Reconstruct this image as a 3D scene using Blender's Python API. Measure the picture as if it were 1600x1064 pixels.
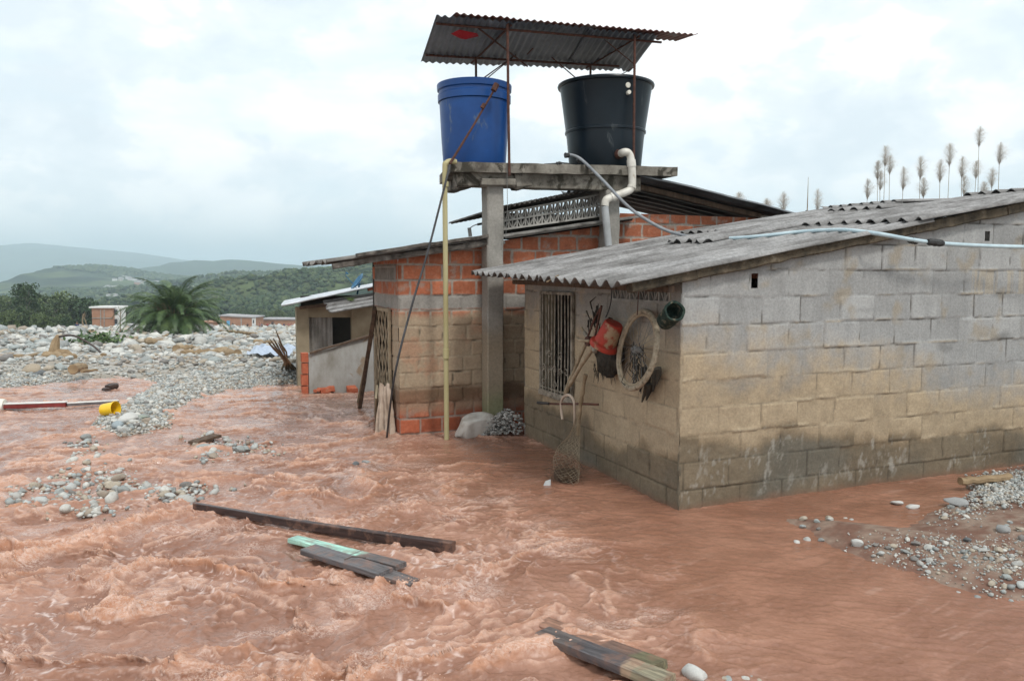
import bpy, bmesh, math, random
import numpy as np
from mathutils import Vector, Matrix, Quaternion
R = math.radians
random.seed(7); rng = np.random.default_rng(7)
for o in list(bpy.data.objects): bpy.data.objects.remove(o)
scn = bpy.context.scene; col = scn.collection

# ------------------------------------------------------------ camera
EYE = 1.7; FPX = 1231.0; PITCH = math.atan(102 / FPX)
cd = bpy.data.cameras.new('camera'); cd.sensor_width = 23.4; cd.lens = 18.0
cd.clip_start = 0.1; cd.clip_end = 30000
cam = bpy.data.objects.new('camera', cd); col.objects.link(cam)
cam.location = (0, 0, EYE); cam.rotation_euler = (math.pi / 2 - PITCH, 0, 0)
scn.camera = cam

# ------------------------------------------------------------ sky and sun
SUN_EL, SUN_AZ = R(52), R(150)          # azimuth from +Y clockwise: behind and to the right of the camera
world = bpy.data.worlds.new('World'); scn.world = world; world.use_nodes = True
nt = world.node_tree; nt.nodes.clear()
def N(nt, t, **kw):
    n = nt.nodes.new(t)
    for k, v in kw.items(): setattr(n, k, v)
    return n
def Lk(nt, a, b): nt.links.new(a, b)
out = N(nt, 'ShaderNodeOutputWorld'); bg = N(nt, 'ShaderNodeBackground'); bg.inputs['Strength'].default_value = 0.1
sky = N(nt, 'ShaderNodeTexSky', sky_type='NISHITA'); sky.sun_disc = False
sky.sun_elevation = SUN_EL; sky.sun_rotation = SUN_AZ; sky.air_density = 1.2; sky.dust_density = 2.0
tc = N(nt, 'ShaderNodeTexCoord'); sep = N(nt, 'ShaderNodeSeparateXYZ'); Lk(nt, tc.outputs['Generated'], sep.inputs[0])
def wmath(op, a, b=None, c=None):
    m = N(nt, 'ShaderNodeMath', operation=op)
    for i, v in enumerate((a, b, c)):
        if v is None: continue
        if isinstance(v, (int, float)): m.inputs[i].default_value = v
        else: Lk(nt, v, m.inputs[i])
    return m.outputs[0]
zc = wmath('ADD', wmath('MAXIMUM', sep.outputs['Z'], 0.0), 0.62)
cmb = N(nt, 'ShaderNodeCombineXYZ')
Lk(nt, wmath('DIVIDE', sep.outputs['X'], zc), cmb.inputs[0]); Lk(nt, wmath('DIVIDE', sep.outputs['Y'], zc), cmb.inputs[1])
Lk(nt, wmath('MULTIPLY', sep.outputs['Z'], 3.0), cmb.inputs[2])
def wnoise(scale, detail, rough, dist=0.0, off=(0, 0, 0)):
    mp = N(nt, 'ShaderNodeMapping'); mp.inputs['Location'].default_value = off; Lk(nt, cmb.outputs[0], mp.inputs[0])
    n = N(nt, 'ShaderNodeTexNoise'); n.inputs['Scale'].default_value = scale; n.inputs['Detail'].default_value = detail
    n.inputs['Roughness'].default_value = rough; n.inputs['Distortion'].default_value = dist
    Lk(nt, mp.outputs[0], n.inputs['Vector']); return n.outputs[0]
def ramp(nt, fac, stops, interp='LINEAR'):
    r = N(nt, 'ShaderNodeValToRGB'); r.color_ramp.interpolation = interp
    el = r.color_ramp.elements
    while len(el) < len(stops): el.new(0.5)
    for e, (p, c) in zip(el, stops):
        e.position = p; e.color = (*c, 1) if len(c) == 3 else c
    Lk(nt, fac, r.inputs[0]); return r.outputs[0]
def mix(nt, fac, a, b, mode='MIX'):
    m = N(nt, 'ShaderNodeMix', data_type='RGBA', blend_type=mode)
    for s, v in ((m.inputs[0], fac), (m.inputs[6], a), (m.inputs[7], b)):
        if hasattr(v, 'links') or isinstance(v, bpy.types.NodeSocket): Lk(nt, v, s)
        elif isinstance(v, (int, float)): s.default_value = v
        else: s.default_value = (*v, 1)
    return m.outputs[2]
big = wnoise(2.3, 6, 0.52, 0.3, (3.1, 1.7, 0))
def dnoise(scale, detail, rough, off, dist=.2):
    mp = N(nt, 'ShaderNodeMapping'); mp.inputs['Location'].default_value = off; mp.inputs['Scale'].default_value = (1, 1, 1.7); Lk(nt, tc.outputs['Generated'], mp.inputs[0])
    n = N(nt, 'ShaderNodeTexNoise'); n.inputs['Scale'].default_value = scale; n.inputs['Detail'].default_value = detail; n.inputs['Roughness'].default_value = rough; n.inputs['Distortion'].default_value = dist
    Lk(nt, mp.outputs[0], n.inputs['Vector']); return n.outputs[0]
puff = dnoise(6.5, 10, .52, (2.2, 5.1, 0.4)); puff2 = dnoise(13, 8, .52, (7.7, .3, 1.4), .4)
puff = wmath('ADD', wmath('MULTIPLY', puff, .72), wmath('MULTIPLY', puff2, .28))
cover = ramp(nt, big, [(0.30, (0, 0, 0)), (0.52, (1, 1, 1))])
ccol = ramp(nt, puff, [(0.38, (7.2, 7.9, 8.4)), (0.47, (8.3, 8.8, 9.1)), (0.505, (9.6, 9.7, 9.7)), (0.58, (10.6, 10.6, 10.5))])
veil = mix(nt, 0.85, sky.outputs[0], (7.4, 8.7, 9.4))
skyc = mix(nt, cover, veil, ccol)
hz = ramp(nt, sep.outputs['Z'], [(0.0, (1, 1, 1)), (0.16, (0, 0, 0))])
skyc = mix(nt, wmath('MULTIPLY', hz, 0.45), skyc, (10.5, 11.2, 11.5))
Lk(nt, skyc, bg.inputs['Color']); Lk(nt, bg.outputs[0], out.inputs['Surface'])

sd = bpy.data.lights.new('sun', 'SUN'); sd.energy = 1.5; sd.angle = R(10); sd.color = (1, 0.96, 0.9)
sun = bpy.data.objects.new('sun', sd); col.objects.link(sun)
sdir = Vector((math.sin(SUN_AZ) * math.cos(SUN_EL), math.cos(SUN_AZ) * math.cos(SUN_EL), math.sin(SUN_EL)))
sun.rotation_euler = sdir.to_track_quat('Z', 'Y').to_euler(); sun.location = (5, -5, 12)
vs = scn.view_settings; vs.view_transform = 'Standard'; vs.look = 'None'; vs.exposure = 0.35; vs.gamma = 1.0
scn.cycles.max_bounces = 5; scn.cycles.volume_bounces = 3

# ------------------------------------------------------------ geometry of the place
C0 = np.array([1.208, 5.60]); U2 = np.array([.927, .375]); W2 = np.array([-.375, .927])
def W(s, l, z): return Vector((C0[0] + U2[0] * s + W2[0] * l, C0[1] + U2[1] * s + W2[1] * l, z))
UV3 = Vector((.927, .375, 0)); WV3 = Vector((-.375, .927, 0)); ZV = Vector((0, 0, 1)); OE = Vector((0, 0, EYE))
def ray(px, py):
    x = (px - 800) / FPX; v = (532 - py) / FPX
    return Vector((x, math.cos(PITCH) + v * math.sin(PITCH), v * math.cos(PITCH) - math.sin(PITCH)))
def G(px, py, z=0.0): d = ray(px, py); return OE + d * ((z - EYE) / d.z)
def PY(px, py, Y): d = ray(px, py); return OE + d * (Y / d.y)
def PLn(px, py, l):
    d = ray(px, py); return OE + d * ((l + (C0 @ W2)) / (d.x * W2[0] + d.y * W2[1]))
def PSn(px, py, s):
    d = ray(px, py); return OE + d * ((s + (C0 @ U2)) / (d.x * U2[0] + d.y * U2[1]))

# ------------------------------------------------------------ numpy noise
_perm = np.random.default_rng(3).permutation(512).astype(np.int64)
_ang = np.random.default_rng(4).random(512) * 2 * np.pi
_gx, _gy = np.cos(_ang), np.sin(_ang)
def perlin(x, y, seed=0):
    xi = np.floor(x).astype(np.int64); yi = np.floor(y).astype(np.int64); xf = x - xi; yf = y - yi
    def h(a, b): return _perm[(_perm[(a + seed * 57) & 511] + b + seed * 131) & 511]
    def g(a, b, dx, dy): k = h(a, b); return _gx[k] * dx + _gy[k] * dy
    uu = xf * xf * xf * (xf * (xf * 6 - 15) + 10); vv = yf * yf * yf * (yf * (yf * 6 - 15) + 10)
    n0 = g(xi, yi, xf, yf) * (1 - uu) + g(xi + 1, yi, xf - 1, yf) * uu
    n1 = g(xi, yi + 1, xf, yf - 1) * (1 - uu) + g(xi + 1, yi + 1, xf - 1, yf - 1) * uu
    return (n0 * (1 - vv) + n1 * vv) * 1.5
def fbm(x, y, o=4, seed=0, gain=.5):
    r = 0; a = 1; t = 0
    for i in range(o):
        r = r + a * perlin(x * 2 ** i, y * 2 ** i, seed + i * 3); t += a; a *= gain
    return r / t
def sst(a, b, x): t = np.clip((x - a) / (b - a), 0, 1); return t * t * (3 - 2 * t)
def lerp3(a, b, t): return a * (1 - t[..., None]) + b * t[..., None]
def arr(*c): return np.array(c, dtype=float)

# ------------------------------------------------------------ objects
ORG = {}
def tag(o, label=None, cat=None, group=None, kind=None):
    if label: o['label'] = label
    if cat: o['category'] = cat
    if group: o['group'] = group
    if kind: o['kind'] = kind
    return o
def thing(name, label, cat, loc=(0, 0, 0), group=None):
    o = bpy.data.objects.new(name, None); col.objects.link(o); o.location = loc; o.empty_display_size = .1
    ORG[o] = Vector(loc); return tag(o, label, cat, group)
def link(name, me, mat, parent=None, loc=None):
    o = bpy.data.objects.new(name, me); col.objects.link(o)
    if mat is not None and len(me.materials) == 0: me.materials.append(mat)
    o.parent = parent
    if loc is not None:
        o.location = Vector(loc) - (ORG[parent] if parent is not None else Vector()); ORG[o] = Vector(loc)
    else: ORG[o] = ORG[parent] if parent is not None else Vector()
    return o
def mesh_np(name, V, F, mat, parent=None, cols=None, smooth=True, loc=None):
    """V (n,3) world coordinates, F (m,k) faces; cols (n,3) own colour of the surface"""
    V = np.asarray(V, dtype=np.float32); F = np.asarray(F, dtype=np.int32)
    org = Vector(loc) if loc is not None else (ORG[parent] if parent is not None else Vector())
    me = bpy.data.meshes.new(name); k = F.shape[1]
    me.vertices.add(len(V)); me.vertices.foreach_set('co', (V - np.array(org, dtype=np.float32)).ravel())
    me.loops.add(F.size); me.loops.foreach_set('vertex_index', F.ravel())
    me.polygons.add(len(F)); me.polygons.foreach_set('loop_start', np.arange(0, F.size, k, dtype=np.int32))
    if smooth: me.polygons.foreach_set('use_smooth', np.ones(len(F), dtype=bool))
    me.update(); me.validate()
    if cols is not None:
        at = me.color_attributes.new('own', 'FLOAT_COLOR', 'POINT')
        c4 = np.ones((len(V), 4), dtype=np.float32); c4[:, :cols.shape[1]] = np.clip(cols, 0, 1); at.data.foreach_set('color', c4.ravel())
    return link(name, me, mat, parent, org)
def grid_faces(nu, nv):
    i = np.arange(nu - 1)[:, None] * nv + np.arange(nv - 1)[None, :]
    return np.stack([i, i + nv, i + nv + 1, i + 1], -1).reshape(-1, 4)

class MB:
    def __init__(s): s.v = []; s.f = []
    def add(s, V, F):
        b = len(s.v); s.v += [Vector(p) for p in V]; s.f += [tuple(i + b for i in f) for f in F]; return s
    def hexa(s, P):     # 4 bottom, 4 top
        return s.add(P, [(3, 2, 1, 0), (4, 5, 6, 7), (0, 1, 5, 4), (1, 2, 6, 5), (2, 3, 7, 6), (3, 0, 4, 7)])
    def slbox(s, s0, s1, l0, l1, z0, z1):
        return s.hexa([W(s0, l0, z0), W(s1, l0, z0), W(s1, l1, z0), W(s0, l1, z0), W(s0, l0, z1), W(s1, l0, z1), W(s1, l1, z1), W(s0, l1, z1)])
    def beam(s, p0, p1, w, h, up=ZV, n=6, jit=0.0, ch=None, taper=1.0, sag=0.0):
        p0 = Vector(p0); p1 = Vector(p1); d = (p1 - p0).normalized(); x = d.cross(up)
        x = (x if x.length > 1e-3 else d.cross(Vector((1, 0, 0)))).normalized(); y = x.cross(d).normalized()
        c = ch if ch is not None else min(w, h) * .12
        a, b = w / 2, h / 2
        pr = [(a, b - c), (a - c, b), (c - a, b), (-a, b - c), (-a, c - b), (c - a, -b), (a - c, -b), (a, c - b)]
        V = []; F = []
        for i in range(n + 1):
            t = i / n; k = 1 + (taper - 1) * t; q = p0.lerp(p1, t) - y * (sag * 4 * t * (1 - t))
            ox, oy = random.uniform(-jit, jit), random.uniform(-jit, jit)
            for (px, py) in pr: V.append(q + x * (px * k + ox + random.uniform(-jit, jit) * .4) + y * (py * k + oy + random.uniform(-jit, jit) * .4))
        for i in range(n):
            for j in range(8): F.append((i * 8 + j, i * 8 + (j + 1) % 8, i * 8 + 8 + (j + 1) % 8, i * 8 + 8 + j))
        F.append(tuple(range(7, -1, -1))); F.append(tuple(n * 8 + j for j in range(8)))
        return s.add(V, F)
    def tube(s, pts, r, n=8, cap=True):
        pts = [Vector(p) for p in pts]; rr = r if isinstance(r, (list, tuple)) else [r] * len(pts)
        V = []; F = []; prev = None
        for i, p in enumerate(pts):
            t = (pts[min(i + 1, len(pts) - 1)] - pts[max(i - 1, 0)]).normalized()
            if prev is None: a = t.orthogonal().normalized()
            else:
                a = prev - t * prev.dot(t); a = a.normalized() if a.length > 1e-5 else t.orthogonal().normalized()
            prev = a; b = t.cross(a)
            for j in range(n):
                th = 2 * math.pi * j / n; V.append(p + (a * math.cos(th) + b * math.sin(th)) * rr[i])
        for i in range(len(pts) - 1):
            for j in range(n): F.append((i * n + j, i * n + (j + 1) % n, (i + 1) * n + (j + 1) % n, (i + 1) * n + j))
        if cap: F.append(tuple(range(n - 1, -1, -1))); F.append(tuple((len(pts) - 1) * n + j for j in range(n)))
        return s.add(V, F)
    def lathe(s, base, axis, prof, n=40, wob=0.0, closed=False):
        """prof: list of (radius, height along axis)"""
        base = Vector(base); ax = Vector(axis).normalized(); a = ax.orthogonal().normalized(); b = ax.cross(a); V = []; F = []
        ph = random.random() * 6
        for (r, h) in prof:
            for j in range(n):
                th = 2 * math.pi * j / n; k = r * (1 + wob * math.sin(2 * th + ph + h * 3) + wob * .5 * math.sin(5 * th + h * 7))
                V.append(base + ax * h + (a * math.cos(th) + b * math.sin(th)) * k)
        for i in range(len(prof) - 1):
            for j in range(n): F.append((i * n + j, i * n + (j + 1) % n, (i + 1) * n + (j + 1) % n, (i + 1) * n + j))
        return s.add(V, F)
    def build(s, name, mat, parent=None, smooth=False, loc=None, auto=True, colf=None):
        org = Vector(loc) if loc is not None else (ORG[parent] if parent is not None else Vector())
        me = bpy.data.meshes.new(name); me.from_pydata([tuple(p - org) for p in s.v], [], s.f); me.validate()
        bm = bmesh.new(); bm.from_mesh(me); bmesh.ops.recalc_face_normals(bm, faces=bm.faces)
        if smooth:
            for f in bm.faces: f.smooth = True
            for e in bm.edges:
                if len(e.link_faces) == 2 and e.calc_face_angle(0) > R(38): e.smooth = False
        bm.to_mesh(me); bm.free()
        if colf is not None:
            co = np.array([v.co[:] for v in me.vertices]) + np.array(org); at = me.color_attributes.new('own', 'FLOAT_COLOR', 'POINT'); c4 = np.ones((len(co), 4), dtype=np.float32); c4[:, :3] = colf(co); at.data.foreach_set('color', c4.ravel())
        return link(name, me, mat, parent, org)
def spline(pts, n=8):
    P = [Vector(p) for p in pts]; P = [P[0] * 2 - P[1]] + P + [P[-1] * 2 - P[-2]]; o = []
    for i in range(1, len(P) - 2):
        a, b, c, d = P[i - 1:i + 3]
        for k in range(n):
            t = k / n; o.append(.5 * ((2 * b) + (c - a) * t + (2 * a - 5 * b + 4 * c - d) * t * t + (3 * b - a - 3 * c + d) * t ** 3))
    o.append(P[-2]); return o

# ------------------------------------------------------------ materials
def mat_new(name):
    m = bpy.data.materials.new(name); m.use_nodes = True; nt = m.node_tree
    return m, nt, nt.nodes['Principled BSDF']
def noise(nt, scale, detail=4, rough=.55, coord='Object', dist=0, sc=(1, 1, 1), out=0):
    t = N(nt, 'ShaderNodeTexCoord'); mp = N(nt, 'ShaderNodeMapping'); mp.inputs['Scale'].default_value = sc
    Lk(nt, t.outputs[coord], mp.inputs[0]); n = N(nt, 'ShaderNodeTexNoise')
    n.inputs['Scale'].default_value = scale; n.inputs['Detail'].default_value = detail; n.inputs['Roughness'].default_value = rough
    n.inputs['Distortion'].default_value = dist; Lk(nt, mp.outputs[0], n.inputs['Vector']); return n.outputs[out]
def bump(nt, b, h, strength=.3, dist=.01):
    n = N(nt, 'ShaderNodeBump'); n.inputs['Strength'].default_value = strength; n.inputs['Distance'].default_value = dist
    Lk(nt, h, n.inputs['Height']); Lk(nt, n.outputs[0], b.inputs['Normal'])
def mat_basic(name, stops, scale=6, rough=.75, detail=6, bs=.3, bd=.01, bscale=None, metal=0, dist=0, sc=(1, 1, 1), spec=.3, stain=None):
    m, nt, b = mat_new(name); n = noise(nt, scale, detail, .6, 'Object', dist, sc)
    c = ramp(nt, n, stops)
    if stain:
        s2 = ramp(nt, noise(nt, stain[1], 5, .65, 'Object', .6, stain[3] if len(stain) > 3 else (1, 1, 1)), [(stain[2], (0, 0, 0)), (stain[2] + .08, (1, 1, 1))])
        c = mix(nt, s2, c, stain[0])
    Lk(nt, c, b.inputs['Base Color']); b.inputs['Roughness'].default_value = rough; b.inputs['Metallic'].default_value = metal
    b.inputs['Specular IOR Level'].default_value = spec
    if bs: bump(nt, b, noise(nt, bscale or scale * 4, 6, .65, 'Object', 0, sc), bs, bd)
    return m
def mat_own(name, rough=.85, scale=60, amt=.35, bs=.35, bd=.006, spec=.25, wet=None):
    """surface carrying its own colour attribute, broken up by fine noise"""
    m, nt, b = mat_new(name); a = N(nt, 'ShaderNodeAttribute', attribute_name='own')
    n = noise(nt, scale, 6, .7); k = 1 - amt
    r = ramp(nt, n, [(0.25, (k, k, k)), (0.75, (1 + amt * .5,) * 3)])
    Lk(nt, mix(nt, 1.0, a.outputs['Color'], r, 'MULTIPLY'), b.inputs['Base Color'])
    b.inputs['Roughness'].default_value = rough; b.inputs['Specular IOR Level'].default_value = spec
    bump(nt, b, n, bs, bd); return m
M = {}
M['block'] = mat_own('block_masonry', scale=55, amt=.3, bs=.5, bd=.006)
M['brick'] = mat_own('brick_masonry', scale=45, amt=.3, bs=.45, bd=.006)
M['cement_sheet'] = mat_own('asbestos_cement', scale=38, amt=.45, bs=.5, bd=.004)
M['zinc'] = mat_own('weathered_zinc', rough=.5, scale=14, amt=.3, bs=.15, bd=.002, spec=.5)
M['concrete'] = mat_basic('weathered_concrete', [(.3, (.17, .16, .145)), (.5, (.30, .29, .265)), (.7, (.40, .385, .355))], 5, .9, 7, .5, .006, 40, stain=((.10, .09, .08), 3.0, .60, (1, 1, .5)))
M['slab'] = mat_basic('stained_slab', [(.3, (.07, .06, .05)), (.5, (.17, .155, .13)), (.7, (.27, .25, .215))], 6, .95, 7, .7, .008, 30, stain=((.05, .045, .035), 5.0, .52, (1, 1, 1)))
M['cable'] = mat_basic('dark_cable', [(.3, (.03, .03, .032)), (.7, (.08, .08, .085))], 8, .6, 5, .1, .001)
M['column'] = mat_basic('column_concrete', [(.3, (.22, .21, .185)), (.6, (.34, .32, .285))], 4, .9, 7, .4, .004, 50, sc=(1, 1, .35), stain=((.24, .25, .15), 2.0, .62))
M['wood_dark'] = mat_basic('wet_dark_wood', [(.3, (.022, .015, .013)), (.6, (.06, .04, .034)), (.75, (.12, .10, .09))], 8, .45, 7, .5, .004, 30, sc=(1, 4, 4), spec=.5)
M['wood_grey'] = mat_basic('wet_grey_wood', [(.3, (.075, .07, .075)), (.6, (.15, .14, .145)), (.75, (.24, .20, .18))], 7, .5, 7, .5, .004, 30, spec=.5)
M['wood_brown'] = mat_basic('brown_wood', [(.3, (.05, .032, .022)), (.7, (.14, .095, .065))], 7, .8, 7, .5, .005, 30, sc=(3, 3, .6))
M['drift'] = mat_basic('driftwood', [(.3, (.17, .115, .065)), (.7, (.38, .28, .17))], 3, .9, 7, .6, .01, 14)
M['rust'] = mat_basic('rusty_steel', [(.3, (.035, .018, .014)), (.7, (.12, .05, .035))], 20, .8, 6, .3, .002)
M['dark'] = mat_basic('interior_shade', [(.3, (.02, .018, .016)), (.7, (.04, .036, .03))], 3, .95)  # near-black colour standing in for the shade of unlit rooms
M['pvc'] = mat_basic('dirty_white_pvc', [(.3, (.45, .42, .36)), (.6, (.68, .66, .60))], 6, .4, 6, .1, .001, stain=((.30, .22, .13), 7, .62))
M['pvc_grey'] = mat_basic('grey_pvc', [(.3, (.30, .31, .31)), (.7, (.44, .46, .47))], 6, .5, 6, .1, .001)
M['pvc_yellow'] = mat_basic('yellowed_pvc', [(.3, (.34, .30, .15)), (.7, (.47, .43, .25))], 5, .5, 6, .1, .001, sc=(1, 1, .2))
M['hose_grey'] = mat_basic('grey_hose', [(.3, (.15, .16, .17)), (.7, (.30, .32, .34))], 8, .45, 5, .1, .001)
M['hose_blue'] = mat_basic('pale_blue_hose', [(.3, (.34, .45, .50)), (.7, (.52, .64, .68))], 6, .4, 5, .1, .001)
M['tape'] = mat_basic('black_tape', [(.3, (.015, .015, .015)), (.7, (.05, .05, .05))], 30, .5, 5, .6, .006)
M['blue_tank'] = mat_basic('blue_plastic', [(.3, (.005, .040, .16)), (.7, (.008, .062, .23))], 3, .36, 6, .08, .002, spec=.32, stain=((.07, .11, .19), 7, .60, (1, 1, .3)))
M['black_tank'] = mat_basic('black_plastic', [(.3, (.004, .009, .014)), (.7, (.009, .017, .025))], 3, .33, 6, .08, .002, spec=.28, stain=((.06, .07, .075), 8, .62, (1, 1, .35)))
M['yellow'] = mat_basic('yellow_plastic', [(.3, (.70, .42, .01)), (.7, (.85, .56, .02))], 4, .35, 4, .05, .001, spec=.5)
M['white_plastic'] = mat_basic('white_plastic', [(.3, (.60, .58, .50)), (.7, (.76, .74, .68))], 4, .45, 4, .05, .001)
M['mud'] = mat_basic('dried_mud', [(.3, (.20, .155, .10)), (.7, (.38, .31, .22))], 12, .95, 7, .7, .008, 40)
M['tyre_mud'] = mat_basic('muddy_tyre', [(.30, (.09, .075, .055)), (.42, (.25, .205, .145)), (.7, (.38, .33, .25))], 34, .95, 7, .9, .01, 60)
M['red_mud'] = mat_basic('muddy_red_plastic', [(.42, (.33, .035, .02)), (.50, (.26, .035, .02)), (.58, (.30, .20, .12))], 9, .6, 7, .4, .004, 40)
M['green_net'] = mat_basic('muddy_green_weave', [(.4, (.006, .018, .014)), (.55, (.02, .038, .028)), (.66, (.14, .12, .085))], 26, .85, 7, .9, .01, 70)
M['black_cloth'] = mat_basic('black_bag', [(.35, (.012, .012, .011)), (.75, (.07, .06, .045))], 10, .85, 7, .8, .01, 40)
M['cloth'] = mat_basic('muddy_white_cloth', [(.3, (.30, .22, .16)), (.7, (.52, .43, .35))], 4, .95, 6, .6, .01, 14)
M['stick'] = mat_basic('twigs', [(.3, (.13, .09, .05)), (.7, (.30, .23, .15))], 9, .95)
M['grille'] = mat_basic('muddy_painted_steel', [(.35, (.10, .085, .065)), (.6, (.30, .27, .22))], 14, .8, 5, .3, .002)
M['steel_grey'] = mat_basic('grey_steel', [(.3, (.10, .10, .10)), (.7, (.2, .2, .19))], 9, .6)
M['mint'] = mat_basic('mint_painted_wood', [(.3, (.30, .56, .46)), (.65, (.42, .70, .58))], 6, .5, 6, .3, .003, stain=((.16, .12, .1), 12, .66))
M['moss_wood'] = mat_basic('mossy_end_wood', [(.3, (.20, .20, .11)), (.7, (.36, .34, .20))], 7, .7, 7, .5, .004, 30)
M['red_beam'] = mat_basic('dark_red_paint', [(.35, (.14, .02, .018)), (.7, (.25, .05, .045))], 5, .4, 5, .2, .002)
M['plaster'] = mat_basic('stained_pale_plaster', [(.3, (.23, .22, .19)), (.5, (.35, .35, .33)), (.7, (.43, .45, .46))], 3.5, .9, 7, .4, .006, 40, sc=(1, 1, .5), stain=((.27, .21, .15), 2.2, .56))
M['tan_wall'] = mat_basic('tan_render', [(.3, (.22, .18, .12)), (.7, (.36, .31, .22))], 3, .95, 7, .5, .006, 40)
M['ochre_wall'] = mat_basic('far_brick', [(.35, (.30, .155, .095)), (.65, (.38, .215, .14))], .8, .95, 6, .3, .02)
M['dish'] = mat_basic('blue_dish_paint', [(.3, (.015, .09, .18)), (.7, (.03, .15, .27))], 6, .4)
M['tarp'] = mat_basic('pale_blue_tarp', [(.3, (.34, .40, .50)), (.7, (.46, .53, .62))], 5, .7, 5, .5, .02)
M['flat_white'] = mat_basic('white_wall', [(.3, (.55, .55, .52)), (.7, (.72, .72, .70))], .4, .9)
M['rubble'] = mat_basic('broken_brick', [(.35, (.36, .09, .045)), (.6, (.46, .14, .075)), (.75, (.40, .30, .22))], 9, .9, 6, .6, .008, 40)
# ============================================================ THE SETTING
ZY = ([-50, 10, 15, 20, 30, 64, 190, 230, 400, 1200, 9000], [0, 0, -.3, -.6, -1.25, -3.25, -11.2, -13.6, -22, -40, -60])
def zp(Y): return np.interp(Y, *ZY)
def Gs(px, py, dz=0.0):
    z = dz
    for _ in range(25):
        p = G(px, min(py, 4000), z) ; z = .5 * z + .5 * (float(zp(p.y)) + dz)
    return p
def poly_sd(X, Y, P):
    """signed distance, positive inside"""
    d = np.full(X.shape, 1e9); ins = np.zeros(X.shape, bool); n = len(P)
    for i in range(n):
        ax, ay = P[i]; bx, by = P[(i + 1) % n]; ex, ey = bx - ax, by - ay; L = ex * ex + ey * ey + 1e-12
        t = np.clip(((X - ax) * ex + (Y - ay) * ey) / L, 0, 1)
        d = np.minimum(d, np.hypot(X - ax - t * ex, Y - ay - t * ey))
        c = ((ay > Y) != (by > Y)); xi = ax + (Y - ay) * ex / (ey if abs(ey) > 1e-9 else 1e-9)
        ins ^= c & (X < xi)
    return np.where(ins, d, -d)
xy = lambda p: (p.x, p.y)
LEFTBANK = [xy(Gs(*q)) for q in [(-900, 640), (-200, 612), (0, 607), (60, 601), (140, 593), (200, 590), (250, 598), (225, 615), (192, 632), (158, 650),
            (150, 670), (185, 681), (230, 676), (266, 668), (268, 645), (300, 627), (340, 613), (400, 605), (445, 601), (475, 600), (540, 600)]] + [(0, 13.5), (40, 14), (5000, 600), (5000, 12000), (-5000, 12000), (-5000, 20)]
RIGHTBANK = [xy(G(*q)) for q in [(1228, 812), (1300, 850), (1345, 873), (1420, 893), (1480, 915), (1540, 928), (1620, 938), (1900, 990)]] + [(9, 3.0), (14, 12), (6, 8.2)] + \
            [xy(G(*q)) for q in [(1700, 702), (1600, 728), (1555, 737), (1500, 748), (1520, 768), (1490, 788), (1450, 800), (1420, 826), (1300, 812)]]
ISLE = [xy(Gs(*q)) for q in [(30, 760), (120, 700), (190, 690), (150, 730), (230, 745), (340, 765), (240, 785), (120, 800), (40, 790)]]
ISLE2 = [xy(Gs(*q)) for q in [(285, 690), (340, 683), (420, 700), (400, 712), (330, 708)]]
def ground_h(X, Y):
    X = np.asarray(X, float); Y = np.asarray(Y, float)
    b = zp(Y); n = fbm(X * .9, Y * .9, 4, 5); n2 = fbm(X * 4, Y * 4, 3, 9)
    sL = poly_sd(X, Y, LEFTBANK) + n2 * .12; sR = poly_sd(X, Y, RIGHTBANK) + n2 * .05
    sI = np.maximum(poly_sd(X, Y, ISLE), poly_sd(X, Y, ISLE2)) + n2 * .15
    hL = np.where(sL > 0, .13 * (1 - np.exp(-sL * 2.0)) + np.clip(sL - .5, 0, 3) * .06, np.maximum(sL * .6, -.3)) + np.clip(sL, 0, 1) * n * .12
    hR = np.where(sR > 0, .05 * (1 - np.exp(-sR * 5)) + np.clip(sR, 0, 2) * .05, np.maximum(sR * .25, -.3)) + np.clip(sR * 4, 0, 1) * (n2 * .012 + n * .02)
    hI = np.where(sI > 0, -.045, np.maximum(-.045 + sI * .4, -.3)) + n2 * .02
    # broad undulation of the boulder plain
    hL = hL + np.clip((Y - 16) / 10, 0, 1) * (fbm(X * .16, Y * .16, 3, 21) * np.clip(Y / 60, 0.2, .8) - .28)
    return b + np.maximum(np.maximum(hL, hR), hI)
def gh(x, y): return float(ground_h(np.array([x]), np.array([y]))[0])

# ground: one sheet out to the hills
gx = np.concatenate([-np.geomspace(6000, 14.2, 70), np.linspace(-14, 12, 520), np.geomspace(12.3, 6000, 70)])
gy = np.concatenate([np.linspace(-30, .5, 12), np.linspace(1, 20, 400), np.geomspace(20.2, 8500, 190)])
GX, GY = np.meshgrid(gx, gy, indexing='ij'); GZ = ground_h(GX, GY)
sR = poly_sd(GX, GY, RIGHTBANK); nn = fbm(GX * 3, GY * 3, 4, 2); nf = fbm(GX * .5, GY * .5, 4, 6)
cg = lerp3(arr(.30, .27, .225), arr(.40, .39, .36), sst(-.4, .4, nn + nf))
cmud = lerp3(arr(.175, .095, .068), arr(.27, .20, .155), sst(-.25, .35, nn + fbm(GX * 9, GY * 9, 3, 8)))
cg = lerp3(cg, cmud, sst(-.3, 0, sR) * (GY < 12))
wetp = sst(.12, .42, fbm((GX + 30) * .12, GY * .07, 3, 31)) * sst(16, 22, GY) * sst(90, 60, GY)
cg = lerp3(cg, np.broadcast_to(arr(.36, .23, .18), cg.shape), wetp * .6)
cg = lerp3(cg, np.broadcast_to(arr(.07, .10, .04), cg.shape), sst(230, 330, GY))
M['ground'] = mat_own('gravel_and_mud', .9, 30, .35, .6, .01, .3)
tag(mesh_np('ground', np.stack([GX, GY, GZ], -1).reshape(-1, 3), grid_faces(*GX.shape), M['ground'], None, cg.reshape(-1, 3)), kind='structure')

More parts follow.
